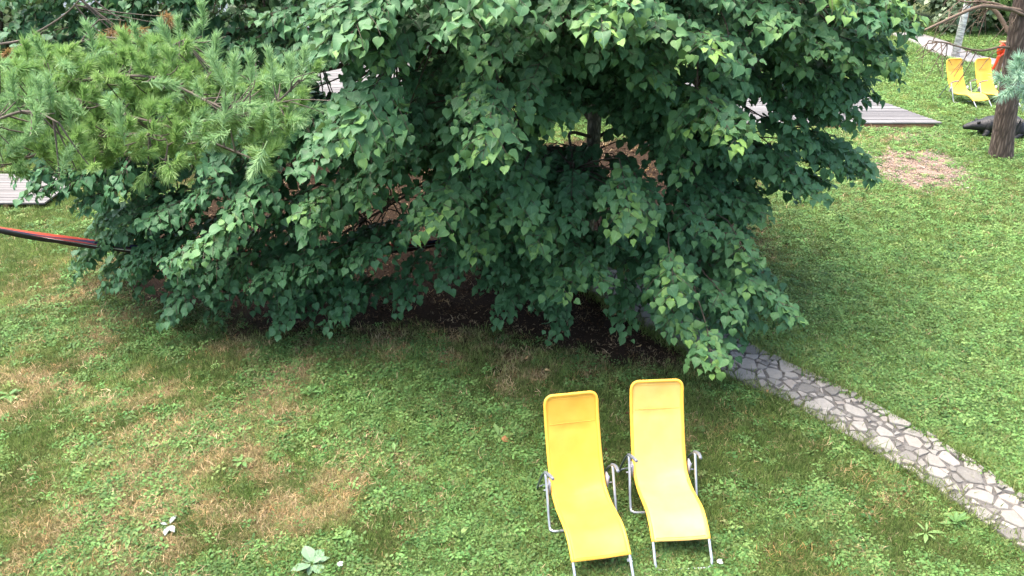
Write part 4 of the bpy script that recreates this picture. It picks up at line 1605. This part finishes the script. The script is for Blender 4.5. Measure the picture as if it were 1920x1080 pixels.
for s in (-1, 1):
    mb = MB()
    mb.tube([(-.48, s * .11, .44), (-.47, s * .13, .49), (-.465, s * .14, .51)], [.045, .035, .008], 7, smooth_n=2)
    mb.obj('ear', M['black'], an)
an.rotation_euler = (0, 0, -.18)
an.scale = (.95, .9, .78)

# ------------------------------------------------------------------ post with orange-red object
q = gp(1858, 152)
po = empty('wooden_post', (q[0] + .12, q[1], 0))
tag(po, 'short brown wooden post with a flat cap behind the old pine', 'post')
mb = MB()
mb.box((0, 0, .55), (.12, .12, 1.2))
mb.obj('pole', M['post'], po, False)
mb = MB()
mb.box((0, 0, 1.17), (.26, .2, .045))
mb.obj('cap', M['cap'], po, False)
rd = empty('plastic_toy', (q[0] + .02, q[1] - .10, .95))
tag(rd, 'orange-red plastic loop with a tapering handle hanging on the wooden post', 'plastic toy')
mb = MB()
a_ = np.linspace(0, 2 * math.pi, 21)
mb.tube([(math.cos(a) * .10, 0, math.sin(a) * .16) for a in a_], .035, 8, cap=False)
mb.obj('loop', M['red'], rd)
mb = MB()
mb.tube([(0, .02, 0), (0, .02, .10)], [.06, .02], 8)
mb.box((0, .0, -.02), (.13, .03, .22))
mb.obj('plate', M['red'], rd)
mb = MB()
mb.tube([(-.02, 0, -.15), (-.05, 0, -.30), (-.10, 0, -.52), (-.14, 0, -.62)], [.05, .045, .035, .015], 8, smooth_n=3)
mb.obj('handle', M['red'], rd)


# ------------------------------------------------------------------ weeds and fallen leaves on the lawn
def weed(u, v, n, L, wide, mat, label, up=.35, seed=0, narrow=1.0, young=.1):
    r = np.random.default_rng(seed)
    x, y = gp(u, v)
    root = empty('weed', (x, y, float(ground_z(x, y)) + (.03 if L > .16 else .022)))
    tag(root, label, 'weed', 'weeds in the near lawn')
    for i in range(n):
        a = 2 * math.pi * (i / n) + r.uniform(-.3, .3)
        a += r.normal(0, .25)
        l = L * r.uniform(.45, 1.1)
        e = up * r.uniform(.3, 1.8)
        d = np.array([math.cos(a) * math.cos(e), math.sin(a) * math.cos(e), math.sin(e)])
        nn = np.array([-math.cos(a) * math.sin(e), -math.sin(a) * math.sin(e), math.cos(e)]) + r.normal(0, .12, 3)
        R = frames(d[None], nn[None])[0]
        xs = np.array([0, .12, .35, .6, .82, 1.0])
        ws = np.array([.05, .10, .30, .36, .22, .015]) * wide * r.uniform(.7, 1.15)
        V, F, P = [], [], []
        for k in range(6):
            dz = -.28 * xs[k] ** 2
            for sgn, lift in ((-1, .10), (0, 0), (1, .10)):
                V.append((xs[k], sgn * ws[k], dz + lift * ws[k] * 2))
                P.append((xs[k], sgn * ws[k]))
        for k in range(5):
            for j in range(2):
                b0 = k * 3 + j
                F.append((b0, b0 + 3, b0 + 4, b0 + 1))
        me = npmesh('leaf', np.array(V), np.array(F), True, {'tint': np.full(18, r.random()), 'young': np.full(18, young), 'luv': np.array(P)})
        o = new_obj('leaf', me, mat, root)
        Mx = np.eye(4)
        Mx[:3, :3] = R * l
        Mx[:3, 3] = d * .015
        o.matrix_local = Matrix(Mx.tolist())
    return root


weed(585, 1062, 9, .18, .9, M['weed_grey'], 'large pale felted rosette weed at the bottom edge of the lawn', .42, 1)
weed(650, 1012, 8, .115, .8, M['weed'], 'small green rosette weed just above the large pale felted one', .45, 2)
weed(318, 990, 4, .14, .8, M['weed_silver'], 'silvery white leaf cluster lying on the near left lawn', .35, 3)
weed(936, 822, 5, .15, .6, M['weed'], 'light green broad-leaved weed beside the orange fallen leaf', .6, 4, young=.5)
weed(582, 738, 10, .14, .7, M['weed'], 'bluish green weed clump in the darker grass below the tree', .5, 5, young=0)
weed(800, 882, 6, .14, .65, M['weed'], 'pale flat weed on the lawn left of the near loungers', .2, 6, young=.45)
weed(455, 868, 11, .13, .6, M['weed'], 'spreading weed patch beside the big dry patch', .3, 7)
weed(862, 1012, 12, .12, .55, M['weed'], 'yellow-green leafy tuft near the bottom of the lawn', .8, 8, young=.7)
weed(1790, 985, 12, .15, .5, M['weed'], 'leafy weed clump beside the near end of the flagstone path', .7, 9)
weed(1735, 1005, 6, .18, .35, M['weed'], 'narrow-leaved weed left of the flagstone path end', .3, 10, young=.4)
weed(245, 1012, 10, .15, .6, M['weed'], 'green weed mat just below the silvery leaf cluster', .25, 11)
weed(740, 850, 7, .12, .5, M['weed'], 'low green weed between the dry spots in mid-lawn', .4, 12, young=.2)
weed(20, 745, 9, .15, .6, M['weed'], 'grey-green weed at the left edge of the picture', .4, 13)


def fallen(u, v, L, mat, label, tint=.5, seed=0, rz=0.0, yng=0.0):
    x, y = gp(u, v)
    TV, TF, TP = leaf_template(.5, .5, seed, .9)
    n = len(TV)
    me = npmesh('fallen_leaf', TV * L, TF, True, {'tint': np.full(n, tint), 'young': np.full(n, yng), 'luv': TP})
    o = new_obj('fallen_leaf', me, mat)
    o.location = (x, y, float(ground_z(x, y)) + .045)
    o.rotation_euler = (random.uniform(-.3, .3), random.uniform(-.2, .3), rz)
    tag(o, label, 'fallen leaf', 'fallen leaves on the lawn')


fallen(942, 833, .10, M['dead_leaf'], 'orange fallen leaf on the grass left of the near loungers', .1, 21, .4)
fallen(805, 632, .10, M['dead_leaf'], 'pale fallen leaf under the middle of the tree', .9, 22, 1.4, .6)
fallen(988, 678, .10, M['dead_leaf'], 'tan fallen leaf in the shaded grass below the tree', .8, 23, 2.4, .4)
fallen(1022, 700, .08, M['dead_leaf'], 'narrow fallen leaf above the near loungers', .9, 24, .1, .8)
fallen(1155, 595, .09, M['dead_leaf'], 'cream fallen leaf on the bare dark soil', 1, 25, 3, 1)
fallen(1200, 655, .10, M['dead_leaf'], 'pale fallen leaf lying behind the right near lounger', .9, 26, 2, .8)
fallen(1440, 745, .11, M['dead_leaf'], 'rusty fallen leaf at the edge of the flagstones', .2, 27, .8)
fallen(590, 845, .11, M['dead_leaf'], 'straw-coloured fallen leaf in the middle of the dry lawn', 1, 28, 1.2, .7)
fallen(1725, 455, .09, M['dead_leaf'], 'whitish fallen leaf on the right hand lawn', 1, 29, .3, 1)
fallen(1835, 550, .09, M['dead_leaf'], 'white speck of a leaf on the lawn nearer the right edge', 1, 30, 1.3, 1)

for (u, v, lb) in ((1180, 1066, 'tiny white flower head below the left near lounger'), (1348, 1068, 'tiny white flower head by the right near lounger foot'),
                   (640, 1070, 'tiny white flower head right of the large pale rosette')):
    x, y = gp(u, v)
    fl = empty('white_flower', (x, y, float(ground_z(x, y))))
    tag(fl, lb, 'flower', 'tiny white flowers')
    mb = MB()
    mb.tube([(0, 0, 0), (.005, 0, .05), (0, 0, .09)], .0025, 4, smooth_n=2)
    mb.obj('stem', M['weed'], fl)
    mb = MB()
    for k in range(7):
        a, rr = k * .9, .016 if k else 0
        mb.tube([(rr * math.cos(a), rr * math.sin(a), .085), (rr * math.cos(a) * 1.4, rr * math.sin(a) * 1.4, .098)], [.006, .009], 6)
    mb.obj('petals', M['petal'], fl)

# ------------------------------------------------------------------ grass, clover, litter and gravel: instanced ground cover
SRC = {}


def source_collection(name, meshes, mat):
    c = bpy.data.collections.new(name)
    for i, me in enumerate(meshes):
        me.materials.append(mat)
        c.objects.link(bpy.data.objects.new(f'{name}_{i:02d}', me))
    SRC[name] = c
    return c


def grass_tuft(seed, n=14, h=.06, spread=.045, lean=.6, w=.004):
    r = np.random.default_rng(seed)
    V, T = [], []
    for i in range(n):
        p = np.append(r.normal(0, spread, 2), 0)
        a = r.uniform(0, 2 * math.pi)
        l = h * r.uniform(.5, 1.25)
        le = lean * r.uniform(.5, 1.5)
        d1 = np.array([math.cos(a) * math.sin(le * .5), math.sin(a) * math.sin(le * .5), math.cos(le * .5)])
        d2 = np.array([math.cos(a) * math.sin(le), math.sin(a) * math.sin(le), max(.05, math.cos(le))])
        s = np.array([-math.sin(a), math.cos(a), 0]) * w * r.uniform(.6, 1.2) * .5
        m_ = p + d1 * l * .5
        e = m_ + d2 * l * .55
        o = len(V)
        V += [p - s, p + s, m_ + s * .8, m_ - s * .8, e]
        T += [(o, o + 1, o + 2), (o, o + 2, o + 3), (o + 3, o + 2, o + 4)]
    return npmesh('grass_tuft', np.array(V), np.array(T), False)


def clover_patch(seed, n=16, rad=.05, ls=.014, hz=.03):
    r = np.random.default_rng(seed)
    V, T = [], []
    for i in range(n):
        p = np.append(r.normal(0, rad * .6, 2), hz * r.uniform(.3, 1.2))
        nrm_ = nz(np.array([r.normal(0, .35), r.normal(0, .35), 1]))
        a0 = r.uniform(0, 6.28)
        t1 = nz(np.cross(nrm_, [math.cos(a0), math.sin(a0), .1]))
        t2 = np.cross(nrm_, t1)
        k = 5
        s = ls * r.uniform(.6, 1.3)
        o = len(V)
        V.append(p)
        for q in range(k):
            an = 2 * math.pi * q / k
            V.append(p + (t1 * math.cos(an) * 1.25 + t2 * math.sin(an) * .8) * s - nrm_ * s * .2)
        T += [(o, o + 1 + q, o + 1 + (q + 1) % k) for q in range(k)]
    return npmesh('clover', np.array(V), np.array(T), False)


def litter_mesh(seed, n=7, rad=.12, ls=.022):
    r = np.random.default_rng(seed)
    V, T = [], []
    for i in range(n):
        p = np.append(r.normal(0, rad * .6, 2), r.uniform(.004, .02))
        nrm_ = nz(np.array([r.normal(0, .5), r.normal(0, .5), 1]))
        a0 = r.uniform(0, 6.28)
        t1 = nz(np.cross(nrm_, [math.cos(a0), math.sin(a0), .1]))
        t2 = np.cross(nrm_, t1)
        s = ls * r.uniform(.4, 1.5)
        asp = r.uniform(.25, .8)
        o = len(V)
        V += [p - t1 * s, p + t2 * s * asp + nrm_ * s * .35, p + t1 * s, p - t2 * s * asp + nrm_ * s * .3]
        T += [(o, o + 1, o + 2), (o, o + 2, o + 3)]
    return npmesh('litter', np.array(V), np.array(T), False)


def chip_mesh(seed, n=9, rad=.10, s0=.018):
    r = np.random.default_rng(seed)
    V, T = [], []
    octa = np.array([(1, 0, 0), (0, 1, 0), (-1, 0, 0), (0, -1, 0), (0, 0, 1), (0, 0, -1)], float)
    of = [(0, 1, 4), (1, 2, 4), (2, 3, 4), (3, 0, 4), (1, 0, 5), (2, 1, 5), (3, 2, 5), (0, 3, 5)]
    for i in range(n):
        p = np.append(r.normal(0, rad * .6, 2), .006)
        a = r.uniform(0, 6)
        Rz = np.array([[math.cos(a), -math.sin(a), 0], [math.sin(a), math.cos(a), 0], [0, 0, 1]])
        q = (octa * r.uniform(.6, 1.4, 3) * np.array([1, .8, .55]) * s0 + r.normal(0, .002, (6, 3))) @ Rz.T
        o = len(V)
        V += list(q + p)
        T += [tuple(k + o for k in f) for f in of]
    return npmesh('chip', np.array(V), np.array(T), False)


source_collection('grass_tufts', [grass_tuft(s, 15, h * 1.15, .05, le, .0052) for s, h, le in ((1, .05, .8), (2, .065, .7), (3, .04, 1.1), (4, .08, .6), (5, .05, 1.3))], M['blade'])
source_collection('straw_tufts', [grass_tuft(s + 20, 12, .085, .05, 1.6, .007) for s in range(5)], M['straw'])
source_collection('clover_patches', [clover_patch(s, 22, .06, ls, hz) for s, ls, hz in ((1, .010, .03), (2, .0125, .035), (3, .0085, .025), (4, .016, .04))], M['clover'])
source_collection('litter_bits', [litter_mesh(s) for s in range(4)], M['litter'])
source_collection('gravel_chips', [chip_mesh(s) for s in range(3)], M['stone_chip'])


def scatter(name, src, x, y, scl, tint, label, z=None, tilt=.15):
    n = len(x)
    c = SRC[src]
    P = np.column_stack([x, y, ground_z(x, y) if z is None else z])
    me = bpy.data.meshes.new(name)
    me.vertices.add(n)
    me.vertices.foreach_set('co', P.astype(np.float32).ravel())
    rot = np.column_stack([rng.normal(0, tilt, n), rng.normal(0, tilt, n), rng.uniform(0, 6.283, n)]).astype(np.float32)
    for nm, ty, key, arr in (('rot', 'FLOAT_VECTOR', 'vector', rot), ('tint', 'FLOAT_VECTOR', 'vector', tint.astype(np.float32)),
                             ('scl', 'FLOAT', 'value', scl.astype(np.float32)), ('idx', 'INT', 'value', rng.integers(0, len(c.objects), n).astype(np.int32))):
        a = me.attributes.new(nm, ty, 'POINT')
        a.data.foreach_set(key, arr.ravel())
    me.update()
    o = new_obj(name, me)
    ng = bpy.data.node_groups.new(name + '_nodes', 'GeometryNodeTree')
    ng.interface.new_socket('Geometry', in_out='INPUT', socket_type='NodeSocketGeometry')
    ng.interface.new_socket('Geometry', in_out='OUTPUT', socket_type='NodeSocketGeometry')
    nd, lk = ng.nodes, ng.links
    gi, go = nd.new('NodeGroupInput'), nd.new('NodeGroupOutput')
    ci = nd.new('GeometryNodeCollectionInfo')
    ci.inputs['Collection'].default_value = c
    ci.inputs['Separate Children'].default_value = True
    ci.inputs['Reset Children'].default_value = True
    ip = nd.new('GeometryNodeInstanceOnPoints')
    ip.inputs['Pick Instance'].default_value = True

    def na(nm, ty):
        k = nd.new('GeometryNodeInputNamedAttribute')
        k.data_type = ty
        k.inputs['Name'].default_value = nm
        return [s for s in k.outputs if s.enabled and s.name == 'Attribute'][0]
    lk.new(gi.outputs[0], ip.inputs['Points'])
    lk.new(ci.outputs[0], ip.inputs['Instance'])
    lk.new(na('idx', 'INT'), ip.inputs['Instance Index'])
    lk.new(na('rot', 'FLOAT_VECTOR'), ip.inputs['Rotation'])
    lk.new(na('scl', 'FLOAT'), ip.inputs['Scale'])
    lk.new(ip.outputs[0], go.inputs[0])
    md = o.modifiers.new('scatter', 'NODES')
    md.node_group = ng
    return tag(o, label, kind='stuff')


def sample(n, far=30.0):
    "points on the ground, denser towards the camera"
    v = rng.uniform(60, 1150, n)
    u = rng.uniform(-120, 2040, n)
    dx, dy = (u - 960) / FOC, -(v - 540) / FOC
    dxx, dyy, dzz = dx, CP + dy * SP, -SP + dy * CP
    t = -CAM_H / dzz
    x, y = dxx * t, dyy * t
    return x, y, t


def area_sample(n, near_only=False):
    # uniform in sqrt-distance: keeps near cover dense without flooding the distance
    y = 3.6 + (rng.random(n) ** 1.75) * (32.0 if not near_only else 7)
    x = rng.uniform(-1, 1, n) * (.70 * y + 2.2)
    return x, y


def off_deck(x, y):
    d = ((y > 19.95) & (y < 25.3) & (x > 4.35) & (x < deck_right(y) + .02)) | ((y > 21.55) & (y < 28.1) & (x > -8.65) & (x < -2.85))
    s = (x - A_[0]) * d_[0] + (y - A_[1]) * d_[1]
    t = (x - A_[0]) * nrm[0] + (y - A_[1]) * nrm[1]
    fp = np.zeros(np.shape(x), bool)
    for k in range(len(q_far)):
        fp |= np.hypot(x - q_far[k][0], y - q_far[k][1]) < .78
    return ~(d | fp | ((s > 0) & (s < Lb) & (abs(t) < .88)))


def cover(n, keep):
    x, y = area_sample(n)
    ok = ~on_path(x, y, -.01) & off_deck(x, y)
    x, y = x[ok], y[ok]
    mu, gr, dr = look(MULCH, x, y), look(GRAV, x, y), look(DRY, x, y)
    p = keep(x, y, mu, gr, dr)
    ok = rng.random(len(x)) < p
    return x[ok], y[ok], mu[ok], gr[ok], dr[ok]


def dist_scale(y):
    return np.interp(y, [5, 9, 15, 22, 30], [.85, .95, 1.15, 1.5, 2.0])


zone = lambda x, y: sst(2.6, 4.6, x + (y - 7) * .4)      # right hand lawn
x, y, mu, gr, dr = cover(260000, lambda x, y, mu, gr, dr: np.clip((1 - mu * 1.05), 0, 1) * np.clip(1 - gr * 1.1, .05, 1) * (1 - .35 * dr))
patch = N1(x, y, .9, 3)
tint = np.column_stack([np.clip(dr * .75 + rng.normal(.06, .12, len(x)), 0, 1), rng.uniform(.45, 1.25, len(x)) * (.70 + .6 * N3(x, y, 1.6, 3)), np.clip(patch * 1.2 - .1 + rng.normal(0, .15, len(x)) + .25 * zone(x, y), 0, 1)])
scatter('grass', 'grass_tufts', x, y, dist_scale(y) * rng.uniform(.6, 1.2, len(x)), tint, 'short patchy lawn grass')
print('grass', len(x))
x, y, mu, gr, dr = cover(160000, lambda x, y, mu, gr, dr: np.clip(dr * 1.1 + .05, 0, 1) * np.clip(1 - mu * .8, 0, 1) * (1 - gr))
tint = np.column_stack([np.clip(rng.normal(.5, .35, len(x)), 0, 1), rng.uniform(.35, 1.25, len(x)), np.clip(N1(x, y, 1.5, 3) * 1.4 - .2, 0, 1)])
scatter('dry_grass', 'straw_tufts', x, y, dist_scale(y) * rng.uniform(.6, 1.2, len(x)), tint, 'dry straw-coloured grass in patches', tilt=.2)
print('straw', len(x))
x, y, mu, gr, dr = cover(280000, lambda x, y, mu, gr, dr: np.clip(sst(.40, .58, N1(x + 40, y, .8, 4)) * .62 + .80 * zone(x, y) - .20, 0.03, 1) * np.clip(1 - mu * 1.1, 0, 1) * (1 - gr * .9) * (1 - .75 * dr))
tint = np.column_stack([np.clip(rng.normal(.05, .14, len(x)), 0, 1), rng.uniform(.5, 1.2, len(x)), np.clip(rng.normal(.4, .25, len(x)) + .2 * zone(x, y), 0, 1)])
scatter('clover', 'clover_patches', x, y, dist_scale(y) * rng.uniform(.6, 1.25, len(x)), tint, 'low clover and small broad leaves in the lawn', tilt=.1)
print('clover', len(x))
x, y, mu, gr, dr = cover(46000, lambda x, y, mu, gr, dr: np.clip(mu * (.25 + .9 * N2(x, y, 1.2, 3)) + .05 * (y < 14) * sst(5, 2, abs(x)), 0, 1))
tint = np.column_stack([np.clip(rng.random(len(x)) ** 4.0, 0, 1), rng.uniform(.2, .85, len(x)), rng.random(len(x))])
scatter('leaf_litter', 'litter_bits', x, y, dist_scale(y) * rng.uniform(.6, 1.2, len(x)), tint, 'brown leaf litter on the mulch under the tree', tilt=.1)
print('litter', len(x))
x, y, mu, gr, dr = cover(60000, lambda x, y, mu, gr, dr: np.clip(gr * 1.2 - .1, 0, 1))
tint = np.column_stack([rng.random(len(x)) ** 2, rng.uniform(.5, 1.1, len(x)), rng.random(len(x))])
scatter('gravel', 'gravel_chips', x, y, rng.uniform(.9, 1.5, len(x)), tint, 'pinkish gravel patch in the lawn before the deck')
# longer grass hanging over the edges of the path
n = 2600
s = rng.uniform(0, SL, n)
sd = rng.choice([-1, 1], n)
tt = sd * (path_hw(s) + rng.normal(.035, .035, n))
XY = np.array([path_xy(a, b_) for a, b_ in zip(s, tt)])
ok = rng.random(n) < (.3 + .7 * N1(XY[:, 0], XY[:, 1], 2.5, 2))
XY = XY[ok]
n = len(XY)
tint = np.column_stack([np.clip(rng.normal(.12, .15, n), 0, 1), rng.uniform(.6, 1.1, n), rng.random(n)])
scatter('edge_grass', 'grass_tufts', XY[:, 0], XY[:, 1], rng.uniform(.9, 1.9, n), tint, 'longer grass along the path edges', tilt=.25)
